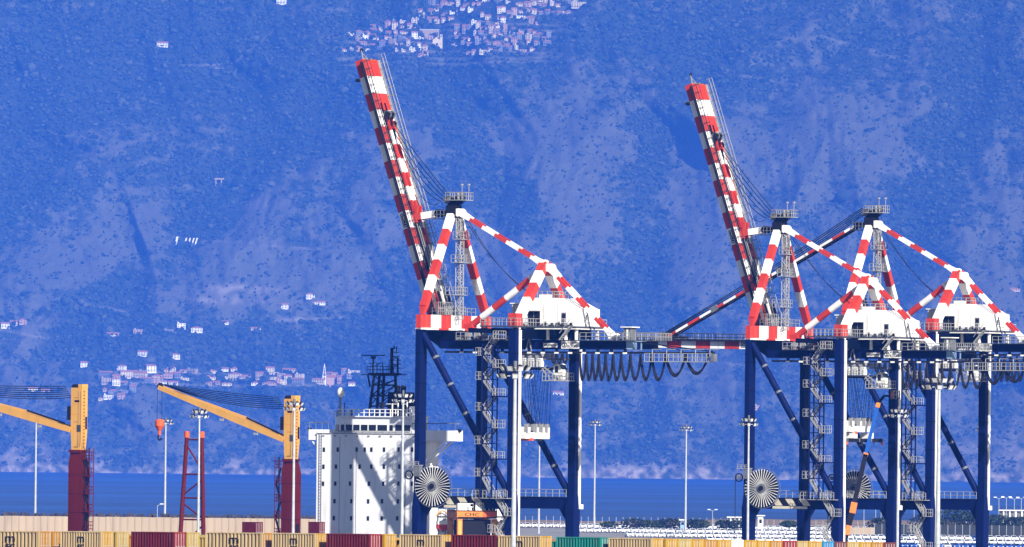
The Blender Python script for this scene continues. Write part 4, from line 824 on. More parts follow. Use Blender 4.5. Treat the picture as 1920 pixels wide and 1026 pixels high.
# ---- deck cranes
def pos_line(px, v):
    d = ray(px, 900); o = OA + VX * v; A = np.array([[UX[0], -d[0]], [UX[1], -d[1]]]); t = np.linalg.solve(A, (_C - o)[:2]); return o + UX * t[0]
def deck_crane(px, dz, luff, jl, stair_side, label, ext):
    O = pos_line(px, 15.5); r = empty("deck_crane", Vector((O[0], O[1], dz)), TH, label, "deck crane", "deck cranes standing on the cargo ship")
    q = MB(); q.column([(5, 0, 0, 1.7, 2.4), (18.0, 0, 0, 1.7, 2.4), (19.6, 0, .1, 1.5, 1.75)], "maroon"); q.bx(-1.0, 1.0, -.9, 1.1, 19.6, 20.0, "maroon")
    for z in (8.2, 10.9, 13.6, 16.3): q.bx(-.865, .865, -1.215, 1.215, z, z + .06, "navy_dark")
    q.bx(-.5, .4, -1.24, -1.19, 8.4, 10.3, "black"); q.disc((0, 0, 19.7), (0, 0, 1), 1.0, .25, "black", 20); q.build("pedestal", r)
    q = MB(); q.column([(19.75, 0, .05, 1.4, 1.5), (22.5, 0, 0, 1.55, 1.85), (29.0, 0, 0, 1.55, 1.85)], "crane_yellow"); q.bx(-.8, .8, -.97, -.3, 29.0, 29.5, "crane_yellow")
    for z in (20.4, 24, 27.5): q.bx(-.79, -.77, -.4, .35, z, z + .05, "navy_dark")
    q.bx(-.80, -.77, -.5, .3, 26.9, 27.2, "black")
    for y in (-.15, .25): q.bx(-.80, -.77, y - .6, y - .55, 20.5, 28.5, "steel_gray")
    for x in (-.55, -.1): q.bx(x, x + .05, -1.06, -.9, 20.2, 28.8, "crane_yellow")
    for z in np.arange(20.4, 28.7, .5): q.bx(-.55, -.05, -1.06, -1.0, z, z + .06, "black")
    q.bx(.2, .65, -.96, -.92, 23, 24.8, "navy_dark"); q.bx(-.80, -.77, -.8, -.1, 22.6, 23.6, "grate")
    for z in (21.2, 23.1, 25.1, 26.6): q.bx(-.785, .785, -.935, .935, z, z + .04, "orange") if z > 22.5 else None
    bd_ = q.build("slewing_tower", r)
    for k in range(4):
        q = MB(); q.disc((-.6 + .4 * k, .5, 29.1), (1, 0, 0), .42, .14, "black", 14); q.build("sheave", bd_)
    q = MB(); q.bx(-.9, -.2, .93, 1.5, 24.3, 26.3, "black"); q.bx(-1.0, .6, .94, 1.55, 24.2, 24.3, "steel_gray"); q.build("operator_cab", bd_)
    q = MB()                                                        # ladder cage with landings
    ys = -1.28 if stair_side < 0 else 1.28; w = 1.1 * stair_side
    for x in (-.8, .3): q.tube((x, ys + w, 6), (x, ys + w, 20.3), .07, "maroon", 5); q.tube((x, ys + .25 * stair_side, 6), (x, ys + .25 * stair_side, 20.3), .06, "black", 4)
    for k, z in enumerate((8.5, 11.0, 13.6, 16.2, 18.6)):
        y0, y1 = sorted((ys, ys + w)); q.bx(-.9, .4, y0, y1, z, z + .12, "maroon"); q.railing([(-.85, ys, z + .1), (-.85, ys + w, z + .1), (.35, ys + w, z + .1)], "maroon", 1.0, .5, .05)
        q.beam((-.6, ys + w * (.15 if k % 2 else .9), z - 2.4), (-.6, ys + w * (.9 if k % 2 else .15), z), .1, .3, "black")
    q.build("access_ladder", r)
    jb = empty("jib", (0, 1.0, 22.9)); jb.parent = r; q = MB(); c, s_ = math.cos(luff), math.sin(luff)
    def J(t, h, x=0): return (x, t * c - h * s_, t * s_ + h * c)
    for x in (-.75, .75): q.beam(J(0, 0, x), J(jl * .35, .15, x), .4, .75, "crane_yellow", (1, 0, 0), .4, 1.15); q.beam(J(jl * .35, .15, x), J(jl, 0, x * .6), .4, 1.15, "crane_yellow", (1, 0, 0), .3, .6)
    for t in np.linspace(.04, .98, 9): q.beam(J(jl * t, .05, -.7 + .25 * t), J(jl * t, .05, .7 - .25 * t), .3, .4, "crane_yellow")
    for t in (.2, .47, .62): q.bx(-1.1, -.9, J(jl * t, -.7)[1] - .35, J(jl * t, -.7)[1] + .35, J(jl * t, -.75)[2] - .2, J(jl * t, -.75)[2] + .15, "light_steel")
    b = q.build("jib_girder", jb); q = MB(); q.beam(J(1, .7, -.95), J(jl * .3, .95, -.95), .1, .25, "black"); q.disc(J(jl, .25, -.1), (1, 0, 0), .45, .2, "black", 14); q.disc(J(jl, .25, .25), (1, 0, 0), .4, .2, "steel_gray", 14); q.build("jib_head_sheave", jb)
    for k in range(7):
        a_ = Vector((-.6 + .2 * k, 2.0 - .05 * k - 1.0, 29.2 - .27 * k - 22.9)); e_ = Vector(J(jl - .3 - .55 * k, .6, -.3 + .1 * k)); sg = .15 + .09 * k; ps = []
        for t in np.linspace(0, 1, 10): p = a_.lerp(e_, t); ps.append((p.x, p.y, p.z - sg * 4 * t * (1 - t)))
        q = MB(); q.path(ps, .055, "rope", 5); q.build("luffing_rope", jb)
    return r, J, O
c1, J1, O1 = deck_crane(147, 1.0, math.atan(.24), 26, -1, "yellow deck crane on a red pedestal, the hook hidden beyond the picture edge", 0)
c2, J2, O2 = deck_crane(546, 0.0, math.atan(.345), 23.6, 1, "yellow deck crane on a red pedestal, its jib reaching over the red lattice mast", 0)
tip = O2 + VX * (1.0 + J2(23.6, 0)[1]) + np.array([0, 0, 22.9 + J2(23.6, 0)[2]])
hk = empty("hook_block", Vector(tip) + Vector((0, 0, -5.6)), TH, "orange hook block hanging from the jib over the lattice mast", "hook block"); hk.scale = (.85, .85, 1)
q = MB(); q.tube((0, 0, -.9), (0, 0, -.2), .35, "hook_orange", 12, .85); q.tube((0, 0, -.2), (0, 0, .55), .85, "hook_orange", 12, .8); q.tube((0, 0, .55), (0, 0, .8), .8, "hook_orange", 12, .4); q.tube((0, 0, -1.6), (0, 0, -.9), .28, "hook_orange", 8); q.build("block_body", hk)
q = MB(); q.path([(0, .05, -1.5), (0, .35, -1.9), (0, .2, -2.3), (0, -.2, -2.35), (0, -.35, -2.05)], .13, "black", 6); q.build("hook", hk)
for y in (-.45, .55): q = MB(); q.tube((0, y, .6), (0, y * .95, 5.6), .05, "rope", 4); q.build("hoist_rope", hk)
# red lattice mast between the deck cranes
Om = pos_line(363, 15.5); lm = empty("lattice_mast", Vector((Om[0], Om[1], 0)), TH, "red lattice mast on the ship's deck under the yellow jib", "mast")
for sg, vb, vt in ((1, 2.35, 1.25), (-1, -1.9, -1.35)):
    q = MB(); q.tube((0, vb, 6), (0, vt, 23.0), .34, "maroon", 10, .3); q.tube((0, vt, 23.0), (0, vt, 23.9), .4, "hook_orange", 8); q.build("mast_leg", lm)
for z, z2, s in ((22.7, 19.0, 1), (17.6, 15.4, -1), (14.1, 11.8, 1), (10.9, 7.6, -1)):
    def yv(z, sg): t = (z - 6) / 17; return (2.35 - 1.1 * t) if sg > 0 else (-1.9 + .55 * t)
    q = MB(); q.tube((0, yv(z, 1), z), (0, yv(z, -1), z), .14, "maroon", 6); q.build("cross_bar", lm)
    q = MB(); q.tube((0, yv(z, s), z - .8), (0, yv(z2, -s), z2 - .8), .12, "maroon", 6); q.build("diagonal_bar", lm)
# ------------------------------------------------------------------ containers in the yard
CCOL = {"cream": (.44, .33, .17), "yellow": (.45, .25, .006), "orange": (.40, .19, .008), "pale yellow": (.42, .30, .075), "red": (.24, .018, .012), "shaded red and maroon": (.12, .010, .007), "teal": (.015, .19, .15), "white": (.78, .77, .74), "blue": (.012, .20, .42), "brown": (.14, .03, .02)}  # darker red: shade painted into red sides, and the deck containers' own maroon
for k, c in CCOL.items(): mat("container " + k, c, .55, vary=.22, scale=.5, dirt=RUST, dirt_amt=.6, streak=True)
mat("container shadow gap", (.02, .02, .02), .8)
LN, WD, HT = 6.06, 2.44, 2.6
PART = {}
def container_parts(color, end_color=None):
    """Meshes of one kind of container in its own axes: x across, y along, the door end towards -y."""
    key = (color, end_color)
    if key in PART: return PART[key]
    c = "container " + color; e = "container " + (end_color or color); out = []
    q = MB()
    for x in (0, WD - .14):
        for y in (0, LN - .14): q.bx(x, x + .14, y, y + .14, 0, HT, c)
    for x in (0, WD - .12):
        q.bx(x, x + .12, .14, LN - .14, 0, .16, c); q.bx(x, x + .12, .14, LN - .14, HT - .1, HT, c)
    for y in (0, LN - .12):
        q.bx(.14, WD - .14, y, y + .12, 0, .16, e); q.bx(.14, WD - .14, y, y + .12, HT - .12, HT, e)
    for x in (-.01, WD - .17):
        for y in (-.01, LN - .17):
            for z in (-.01, HT - .11): q.bx(x, x + .18, y, y + .18, z, z + .12, c)
    out.append(("frame", q))
    q = MB(); n = 18
    for k in range(n): y0 = .15 + (LN - .3) * k / n; q.bx(.13, WD - .13, y0, y0 + (LN - .3) / n * .55, HT - .05, HT - .02, c)
    q.bx(.13, WD - .13, .13, LN - .13, HT - .1, HT - .05, c); out.append(("roof", q))
    for side in (0, 1):
        q = MB(); pts = []; n = 15; st = (LN - .3) / n; dp = .34
        for k in range(n):
            y0 = .15 + k * st
            for f, d in ((0, 0), (.40, 0), (.46, dp), (.94, dp)): pts.append((y0 + f * st, d))
        pts.append((LN - .15, 0)); P3 = []
        for y, d in pts: x = .03 + d if side == 0 else WD - .03 - d; P3 += [(x, y, .16), (x, y, HT - .1)]
        q.poly(P3, [(2 * i, 2 * i + 1, 2 * i + 3, 2 * i + 2) for i in range(len(pts) - 1)], c); out.append(("side_panel", q))
    for s in (0, 1):
        q = MB(); x0 = .15 + s * (WD - .3) / 2 + .01; x1 = x0 + (WD - .3) / 2 - .02
        q.bx(x0, x1, .03, .08, .17, HT - .13, e)
        for f in (.22, .5, .78): q.bx(x0 + .05, x1 - .05, .01, .03, .2 + (HT - .4) * f - .03, .2 + (HT - .4) * f + .03, e)
        for f in (.25, .75): q.tube((x0 + (x1 - x0) * f, -.01, .18), (x0 + (x1 - x0) * f, -.01, HT - .14), .03, "galvanised", 5); q.bx(x0 + (x1 - x0) * f - .02, x0 + (x1 - x0) * f + .2, -.05, -.02, 1.05, 1.12, "galvanised")
        out.append(("door", q))
    q = MB(); q.bx(.14, WD - .14, LN - .09, LN - .04, .16, HT - .12, e); out.append(("end_panel", q))
    PART[key] = [(n, x.build(n)) for n, x in out]
    for _, o in PART[key]: COL.objects.unlink(o)
    return PART[key]
def add_container(loc, color, label, end_color=None, logo=None, detail=True, rz=TH):
    r = empty("shipping_container", Vector(loc), rz, label, "container", "shipping containers stacked in the yard")
    ps = container_parts(color, end_color)
    for n, o in ps:
        if not detail and n in ("door", "end_panel"): continue
        c = bpy.data.objects.new(n, o.data); COL.objects.link(c); c.parent = r
    if logo == "MSC":
        for b, z, w in (("m", 1.85, 1.0), ("sc", 1.08, 1.0)): text_mesh("logo", b, 1.25 if b == "m" else 1.0, "black", r, (.0, LN * .50, z), ROT_U, extrude=.02, width=w)
    elif logo: text_mesh("logo", logo, .34, "plate", r, (.0, LN * .58, 2.2), ROT_U, extrude=.02)
    return r
cpt = at(1224, 1008.5, 1111); OCB = np.array([cpt[0], cpt[1], 0.0])
def top_at(px): return float(np.interp(px, [0, 245, 500, 965, 1224], [996.5, 997.5, 999.5, 1004.5, 1010.0]))
long_row = [(-35, 73, "cream", "MSC", "orange"), (113, 190, "cream", "MSC", "yellow"), (246, 326, "shaded red and maroon", None, "red"), (385, 492, "cream", "MSC", "orange"), (510, 591, "cream", "MSC", "yellow"), (612, 693, "shaded red and maroon", None, "red"),
            (749, 829, "cream", "MSC", "yellow"), (846, 930, "shaded red and maroon", None, "red"), (934, 1013, "cream", "MSC", "yellow"), (1043, 1126, "teal", None, None), (1141, 1222, "cream", None, "yellow")]  # red containers: shade painted into the long sides, door ends stay lit red
place = {}
for i, (xa, xb, c, lg, ec) in enumerate(long_row):
    vb, z = on_u(xb, top_at(xb), OCB); va, _ = on_u(xa, top_at(xa), OCB); ln = va - vb
    k = nth(len(long_row) - i)
    nm = {"cream": "cream %scontainer with %s door end" % ("msc " if lg else "", ec), "shaded red and maroon": "shaded red and maroon ribbed container", "teal": "teal ribbed container"}[c]
    r = add_container(OCB + VX * vb + np.array([0, 0, z - HT]), c, "%s, %s from corner along long side" % (nm, k), ec, lg)
    r.scale = (1, ln / LN, 1); place[i] = (vb, z, c, r)
# a second column shows through the wider gaps
for px, c, lb in ((219, "pale yellow", "pale yellow door end in the gap before the red container"), (351, "pale yellow", "pale yellow panelled door end beside the red door end, before a cream msc container"), (721, "yellow", "yellow door end next to a red door end, in front of the white ship"), (99, "orange", "narrow tan door end in the gap between two cream msc containers")):
    d = 2.5; vv, z = on_u(px, top_at(px), OCB, d); add_container(OCB + UX * (d + .05) + VX * vv + np.array([0, 0, z - HT]), c, lb)
ends = [(1226, 1247, "yellow"), (1249, 1270, "yellow"), (1272, 1297, "pale yellow"), (1298.5, 1320, "yellow"), (1321, 1344, "orange"), (1346, 1371, "yellow"), (1373, 1394, "white"), (1396, 1419, "yellow"), (1421, 1443, "yellow"), (1445, 1467, "orange"), (1469, 1494, "red"),
        (1496, 1515, "pale yellow"), (1517, 1541, "yellow"), (1543, 1564, "blue"), (1566, 1588, "brown"), (1590, 1611, "pale yellow"), (1613, 1633, "yellow"), (1635, 1656, "orange"), (1658, 1680, "brown")]
seen = {}
for i, (xa, xb, c) in enumerate(ends):
    if i == 0: continue                                              # the corner container itself
    py = 1010.5 + (xa - 1240) * .0165; ua, z = on_v(xa, py, OCB, 0.0); ub, _ = on_v(xb, py, OCB, 0.0)
    r = add_container(OCB + UX * ua + np.array([0, 0, z - HT]), c, "%s container door end, %s from the corner on the short side" % (c, nth(i + 1)))
    r.scale = ((ub - ua) / WD, 1, 1)
# the rest of the top tier: only roofs show
rr = random.Random(12); pal = ["cream", "yellow", "red", "orange", "brown", "pale yellow", "cream", "yellow", "teal"]
zt = 11.9
for i in range(1, 18):
    for j in range(0, 12):
        u = 2.52 * i + (.4 if j else 0); v = 7.0 + 6.9 * j
        if i < 3 and j in (): continue
        if j == 11: continue
        px_lim = 0
        c = rr.choice(pal); r = add_container(OCB + UX * (u + 2.75) + VX * v + np.array([0, 0, zt - HT - .25 + rr.uniform(-.12, .02) - .012 * i]), c, "%s roof inside the stack, column %s, %s back from short side" % (c, nth(i), nth(j + 1)), detail=False)
# what the top tier stands on: the yard's lower containers along the two faces the photograph looks at
for o in [p[3] for p in place.values()]:
    for k in range(1, 4):
        c = bpy.data.objects.new("shipping_container", None); COL.objects.link(c); c.location = o.location - Vector((0, 0, k * (HT + .02))); c.rotation_euler = o.rotation_euler; c.scale = o.scale
        tag(c, o["label"].split(" container")[0].replace(" ribbed", "") + " container %s tier below the top one," % ["", "one", "two", "three"][k] + o["label"].split(",")[1].replace(" along long side", ""), "container", o["group"])
        for ch in o.children:
            if ch.name.startswith("logo"): continue
            d = ch.copy(); COL.objects.link(d); d.parent = c

# containers standing on the ship's deck and by the wall
for px0, px1, py0, py1, side, lb in ((464, 495, 978, 996, "shaded red and maroon", "dark maroon container on the ship's deck in front of the pale sea wall"), (584, 613, 980, 998, "shaded red and maroon", "maroon container on deck at the foot of the white bridge block")):
    O = pos_line((px0 + px1) / 2, 16 if px0 < 500 else 24); z = zat(px0, py0, 12.5)
    r = add_container((O[0], O[1], z - HT), side, lb); r.scale = (.9 if px0 < 500 else .95, .38 if px0 < 500 else .30, 1)
    q = MB(); q.bx(-.2, 2.6, -.2, 6.3, -(z - HT - 7.02), -.02, "hull_blue"); h = q.build("hatch_coaming", ship); h.matrix_world = ship.matrix_world.inverted() @ Matrix.Translation((O[0], O[1], z - HT)) @ Matrix.Rotation(TH, 4, 'Z') if False else Matrix.Identity(4)
    lo = O - OA; h.matrix_local = Matrix.Translation((lo @ UX, lo @ VX, z - HT))

# ------------------------------------------------------------------ floodlight masts
def mast_mesh(kind, h, r0, r1):
    q = MB(); n = 5
    for k in range(n): q.tube((0, 0, h * k / n), (0, 0, h * (k + 1) / n), r0 + (r1 - r0) * k / n, "galvanised", 14, r0 + (r1 - r0) * (k + 1) / n)
    for k in range(1, n): rk = r0 + (r1 - r0) * k / n; q.tube((0, 0, h * k / n - .08), (0, 0, h * k / n + .08), rk + .03, "galvanised", 14)
    return q
def flood_mast(px, py, s, h, label, k=1.0, r0=.33, r1=.17, wide=3.9, rz=0.0):
    O = at(px, 900, F / s); Y = F / s; x = (px - 960) * Y / F; H = horizon(px); x = at(px, py, Y)[0]
    root = empty("floodlight_mast", (x, Y, 0), rz, label, "floodlight mast", "floodlight masts in the port")
    if "pole" not in FM: FM["pole"] = mast_mesh("pole", 28.0, r0, r1).build("pole", root)
    else: c = FM["pole"].copy(); COL.objects.link(c); c.parent = root
    root.scale = (k, k, h / 29.3)
    if "head" not in FM:
        q = MB(); q.disc((0, 0, 28.2), (0, 0, 1), 1.45, .14, "black", 20, 1.2); q.disc((0, 0, 29.0), (0, 0, 1), 1.2, .12, "black", 20, 1.05)
        for a in range(4): q.beam((0, 0, 28.2), (1.35 * math.cos(a * math.pi / 2), 1.35 * math.sin(a * math.pi / 2), 28.2), .1, .1, "galvanised"); q.beam((0, 0, 29.0), (1.15 * math.cos(a * math.pi / 2), 1.15 * math.sin(a * math.pi / 2), 29.0), .1, .1, "galvanised")
        q.tube((0, 0, 27.9), (0, 0, 29.7), .2, "steel_gray", 8); FM["head"] = q.build("lamp_ring", root)
        FM["lamps"] = []
        for k in range(16):
            a = k % 8 * math.pi / 4 + (0 if k < 8 else .39); z = 28.25 if k < 8 else 29.0; rad = 1.6 if k < 8 else 1.3; d = Vector((math.cos(a), math.sin(a), 0)); t = Vector((-d.y, d.x, 0)); c = d * rad + Vector((0, 0, z)); dn = (d + Vector((0, 0, -.75))).normalized(); up = dn.cross(t)
            q = MB(); q.beam(c - dn * .25, c + dn * .1, .4, .4, "black", t, .56, .5); q.beam(c + dn * .1, c + dn * .22, .58, .52, "light_steel", t); q.beam(c + dn * .22, c + dn * .24, .46, .4, "lamp_glass", t); q.bx(c.x - .06, c.x + .06, c.y - .06, c.y + .06, c.z - .3, c.z + .4, "black"); FM["lamps"].append(q.build("floodlight", root))
    else:
        for o in [FM["head"]] + FM["lamps"]: c = o.copy(); COL.objects.link(c); c.parent = root
    return root
FM = {}
for px, py, s, lb in ((966, 690, 18.4, "tall floodlight mast before the containers, overlapping the crane beside the ship"), (1761, 712, 17.0, "tall floodlight mast in front of the crane with the lowered boom"),
                      (68, 782, 7.76, "thin floodlight mast whose head meets the jib of the deck crane with hidden hook"), (311, 788, 7.5, "floodlight mast directly behind the orange hook block"), (374, 772, 12.9, "floodlight mast in line with the red lattice mast"),
                      (552, 757, 13.2, "floodlight mast crossing the yellow tower of the deck crane near the bridge block"), (756, 741, 13.0, "floodlight mast in front of the ship's white bridge block"), (1012, 797, 6.75, "thin floodlight mast beneath the hanging white spreader"),
                      (1116, 791, 6.3, "thin floodlight mast by the parked cars beyond the crane beside the ship"), (1287, 801, 6.72, "thin floodlight mast standing alone midway between the two raised-boom cranes"), (1404, 787, 12.5, "floodlight mast overlapping the sea leg with a cable reel, midway crane"),
                      (1685, 770, 12.6, "floodlight mast overlapping the leg beside the boom lift"), (1844, 800, 7.6, "thin floodlight mast beside the last crane leg at the picture edge")):
    h = 20 + (horizon(px) - py) / s + .3
    flood_mast(px, py, s, h, lb, {374: .74, 552: .82, 1404: .74, 1685: .78, 756: .85}.get(px, 1.0))

# ------------------------------------------------------------------ far bank: ground, sea wall, cars, fences, lamps, bushes
q = MB(); q.poly([(-700, 2300, -3), (900, 2300, -3), (900, 3460, -3), (-700, 3460, -3), (-700, 2300, 0), (900, 2300, 0), (900, 3460, 0), (-700, 3460, 0)], [(4, 5, 6, 7), (0, 1, 5, 4), (1, 2, 6, 5), (2, 3, 7, 6), (3, 0, 4, 7)], "asphalt"); tag(q.build("far_bank_ground"), kind="structure")
mat("wall_concrete", (.37, .29, .20), .9, vary=.12, scale=.12, dirt=(.24, .18, .12), dirt_amt=.7, streak=True); mat("rubble", (.05, .045, .05), .95, vary=.5, scale=.6)
YW = 2560.0
bw = empty("breakwater", (at(280, 980, YW)[0], YW, 0), 0, "pale concrete breakwater wall with dark rock armour along its top", "sea wall"); bw["kind"] = "thing"
x0, x1 = at(-60, 980, YW)[0] - bw.location.x, at(700, 980, YW)[0] - bw.location.x; zt_ = 20 + (horizon(280) - 970) * YW / F
q = MB(); n = 56
for k in range(n):
    a, b = x0 + (x1 - x0) * k / n, x0 + (x1 - x0) * (k + 1) / n; q.bx(a + .03, b - .03, 0, 3, 0, zt_ + random.Random(k).uniform(-.04, .04), "wall_concrete"); q.bx(a + .3, a + .36, -.05, 0, 0, zt_ - .1, "wall_concrete")
q.bx(x0, x1, .2, 2.5, 0, zt_ - .2, "wall_concrete"); q.bx(x0, x1, -4, 0, 0, .6, "wall_concrete"); q.build("wall_panels", bw)
q = MB(); rr = random.Random(3)
for k in range(900):
    x = rr.uniform(x0, x1); r = rr.uniform(.22, .5); y = rr.uniform(3.3, 6); z = zt_ + rr.uniform(-.5, .6) - .12 * abs(y - 4)
    pts = [(x + r * rr.uniform(.6, 1.2) * a, y + r * b, z + r * c * rr.uniform(.7, 1.3)) for a in (-1, 1) for b in (-1, 1) for c in (-.8, .8)]
    q.poly(pts, [(0, 1, 3, 2), (4, 6, 7, 5), (0, 4, 5, 1), (2, 3, 7, 6), (0, 2, 6, 4), (1, 5, 7, 3)], "rubble")
tag(q.build("rock_armour", bw), kind="stuff")

mat("car_white", (.82, .82, .82), .25); mat("car_silver", (.45, .47, .50), .3); mat("car_blue", (.03, .09, .35), .25)
def car_mesh(paint):
    q = MB(); w = .88
    def loft(secs, m, ws):
        n = len(secs); pts = [(-ws[i][0], y, z) for i, (y, z) in enumerate(secs)] + [(ws[i][0], y, z) for i, (y, z) in enumerate(secs)]
        q.poly(pts, [tuple(range(n)), tuple(range(2 * n - 1, n - 1, -1))] + [(i, i + n, (i + 1) % n + n, (i + 1) % n) for i in range(n)], m)
    loft([(-2.1, .3), (-2.12, .62), (-1.95, .82), (-1.0, .96), (1.75, 1.0), (2.05, .85), (2.08, .3)], paint, [(w,)] * 7)
    loft([(-1.0, .95), (-.35, 1.42), (.2, 1.48), (1.1, 1.42), (1.8, .98)], paint, [(.82,), (.66,), (.66,), (.66,), (.8,)])
    q.poly([(-.70, -.93, 1.02), (.70, -.93, 1.02), (.58, -.42, 1.40), (-.58, -.42, 1.40)], [(0, 1, 2, 3)], "glass_dark")
    for s in (-1, 1): q.poly([(s * .80, -.75, 1.0), (s * .80, 1.45, 1.03), (s * .675, 1.0, 1.36), (s * .675, -.3, 1.37)], [(0, 1, 2, 3) if s > 0 else (3, 2, 1, 0)], "glass_dark")
    for s in (-1, 1):
        for y in (-1.35, 1.3): q.disc((s * .8, y, .32), (1, 0, 0), .32, .2, "tyre", 10)
        q.bx(s * .62 - .14, s * .62 + .14, -2.14, -2.08, .62, .76, "lamp_glass"); q.bx(s * .95 - .08, s * .95 + .08, -.75, -.6, .98, 1.1, paint)
    q.bx(-.5, .5, -2.13, -2.1, .36, .56, "black"); return q
CAR = {}
def park(x, y, paint, label, rz):
    nm = "parked_car"
    if paint not in CAR: o = car_mesh(paint).build(nm); CAR[paint] = o
    else: o = CAR[paint].copy(); COL.objects.link(o)
    o.location = (x, y, 0.0); o.rotation_euler = (0, 0, rz); tag(o, label, "car", "cars parked on the far quay")
rr = random.Random(21)
cn = {"car_white": "white", "car_silver": "silver grey", "car_blue": "blue"}
for ri, (s, xa, xb, pit, what) in enumerate(((6.2, 975, 1935, 2.1, "car in the line along the fence"), (6.6, 1090, 1935, 2.1, "car in the second line from the fence"), (7.0, 1180, 1935, 2.1, "car in the third line from the fence"), (7.4, 1330, 1935, 2.1, "car in the fourth line from the fence"), (7.78, 1660, 1935, 2.1, "car in the line closest to the cranes"))):
    Y = F / s; X = at(xa, 1000, Y)[0]; XE = at(xb, 1000, Y)[0]; k = 0
    while X < XE:
        k += 1; p = rr.random(); pc = "car_white" if p < (.9 if ri < 4 else .12) else ("car_silver" if p < (.96 if ri < 4 else .2) else "car_blue")
        if not (rr.random() < .03): park(X, Y + rr.uniform(-.4, .4), pc, "%s %s, %s from the ship side" % (cn[pc], what, nth(k)), rr.uniform(-.06, .06) + .22)
        X += pit

# dunes and rough ground beyond the cars
xs = np.linspace(-60, 620, 240); ysd = np.linspace(3220, 3440, 12); GXX, GYY = np.meshgrid(xs, ysd)
hz_ = (1.5 + 1.6 * perlin(GXX / 60, GYY / 60, 51) + .6 * perlin(GXX / 14, GYY / 20, 52)) * np.clip((GYY - 3215) / 70, 0, 1) * np.clip((3450 - GYY) / 60, 0, 1) * np.clip((GXX + 40) / 40, 0, 1)
me = bpy.data.meshes.new("dunes"); v = np.stack([GXX, GYY, hz_ + .02], -1).reshape(-1, 3); ix = np.arange(v.shape[0]).reshape(GXX.shape)
np_mesh(me, v, np.stack([ix[:-1, :-1], ix[:-1, 1:], ix[1:, 1:], ix[1:, :-1]], -1).reshape(-1, 4)); me.materials.append(MATS["sand"]); du = bpy.data.objects.new("sand_dunes", me); COL.objects.link(du); tag(du, kind="structure")
mat("leaf", (.045, .07, .028), .9, vary=.5, scale=.9); mat("leaf_dark", (.018, .032, .016), .9, vary=.5, scale=.9); mat("bark", (.10, .07, .05), .9); mat("fence_net", (.028, .032, .03), .8, vary=.3, scale=.3)
def bush(px, py, Y, w, h, label, kind="shrub", m="leaf", trunk=0.0):
    p = at(px, py, Y); r = random.Random(int(px * 7 + py)); root = empty(kind, (p[0], Y, 0), 0, label, "tree" if kind == "tree" else "shrub", "bushes and trees on the far bank")
    zb = max(p[2] - h, 0); q = MB(); q.tube((0, 0, 0), (0, 0, zb + h * .5), .22, "bark", 6, .1)
    for k in range(4): a = r.uniform(0, 6.28); q.tube((0, 0, zb + h * .15), (w * .3 * math.cos(a), w * .2 * math.sin(a), zb + h * .6), .1, "bark", 5, .04)
    q.build("trunk", root); q = MB()
    for k in range(int(70 + 26 * w)):
        a = r.uniform(0, 6.28); t = r.random() ** .5; zz = r.random(); f = math.sin(math.pi * min(.98, .12 + zz * .8)) ** .6; c = Vector((w * .5 * t * f * math.cos(a), w * .35 * t * f * math.sin(a), zb + h * zz)); s = r.uniform(.18, .5)
        n1 = Vector((r.gauss(0, 1), r.gauss(0, 1), r.gauss(0, 1))).normalized(); n2 = n1.orthogonal().normalized(); n3 = n1.cross(n2)
        q.poly([c + n2 * s, c + n3 * s * .7, c - n2 * s, c - n3 * s * .7], [(0, 1, 2, 3)], m if r.random() < .7 else "leaf")
        q.poly([c + n1 * s, c + n3 * s * .6, c - n1 * s, c - n3 * s * .6], [(0, 1, 2, 3)], m)
    q.build("crown", root)
for k, (px, py, w, h, m) in enumerate(((1188, 973, 9, 2.9, "leaf_dark"), (1142, 978, 6, 2.0, "leaf"), (1215, 976, 7, 2.0, "leaf"), (1256, 973, 10, 2.8, "leaf_dark"), (1236, 977, 6, 2.0, "leaf"), (1300, 974, 6, 2.6, "leaf_dark"), (1312, 975, 7, 2.4, "leaf"), (1358, 976, 6, 2.2, "leaf_dark"), (1383, 977, 7, 2.2, "leaf"), (1480, 977, 6, 1.8, "leaf"))):
    bush(px, py, 3180, w, h, "green bush on the sand beyond the cars, %s from the crane by the ship" % nth(k + 1), "shrub", m)
for k, (px, py, w, h, m) in enumerate(((1648, 972, 8, 4, "leaf_dark"), (1665, 970, 9, 4, "leaf"), (1730, 966, 9, 5, "leaf_dark"), (1752, 972, 8, 4, "leaf"), (1778, 957, 10, 6, "leaf"), (1796, 955, 11, 7, "leaf_dark"), (1814, 960, 9, 5, "leaf"), (1832, 964, 9, 5, "leaf_dark"), (1850, 968, 9, 5, "leaf_dark"), (1872, 966, 9, 5, "leaf"), (1890, 970, 10, 4, "leaf_dark"), (1910, 970, 10, 4, "leaf_dark"), (1925, 969, 10, 4, "leaf"))):
    bush(px, py, 3060, w, h, "dark green %s rising behind the grey fence, %s counted from the boom lift" % ("tree" if h > 5 else "bush", nth(k + 1)), "tree" if h > 5 else "shrub", m)

def fence(pxa, pxb, Y, h, step, net, label, z0=0.0):
    a = at(pxa, 985, Y)[0]; b = at(pxb, 985, Y)[0]; root = empty("fence", (a, Y, z0), 0, label, "fence"); n = int((b - a) / step)
    if net: q = MB(); q.bx(0, b - a, -.02, .02, .1, h - .15, net); q.build("mesh_panel", root)
    else: q = MB(); q.tube((0, 0, h * .95), (b - a, 0, h * .95), .018, "steel_gray", 4); q.tube((0, 0, h * .5), (b - a, 0, h * .5), .018, "steel_gray", 4); q.build("rail", root)
    q = MB(); q.bx(-.05, .05, -.05, .05, 0, h, "galvanised"); p0 = q.build("fence_post", root)
    for k in range(1, n + 1): c = p0.copy(); COL.objects.link(c); c.parent = root; c.location = (k * step, 0, 0)
fence(972, 1400, 3210, 3.6, 2.1, None, "thin wire fence with pale posts in front of the low sandy ground")
fence(1425, 1652, 3205, 3.2, 2.1, None, "thin wire fence with pale posts between the legs of the middle crane")
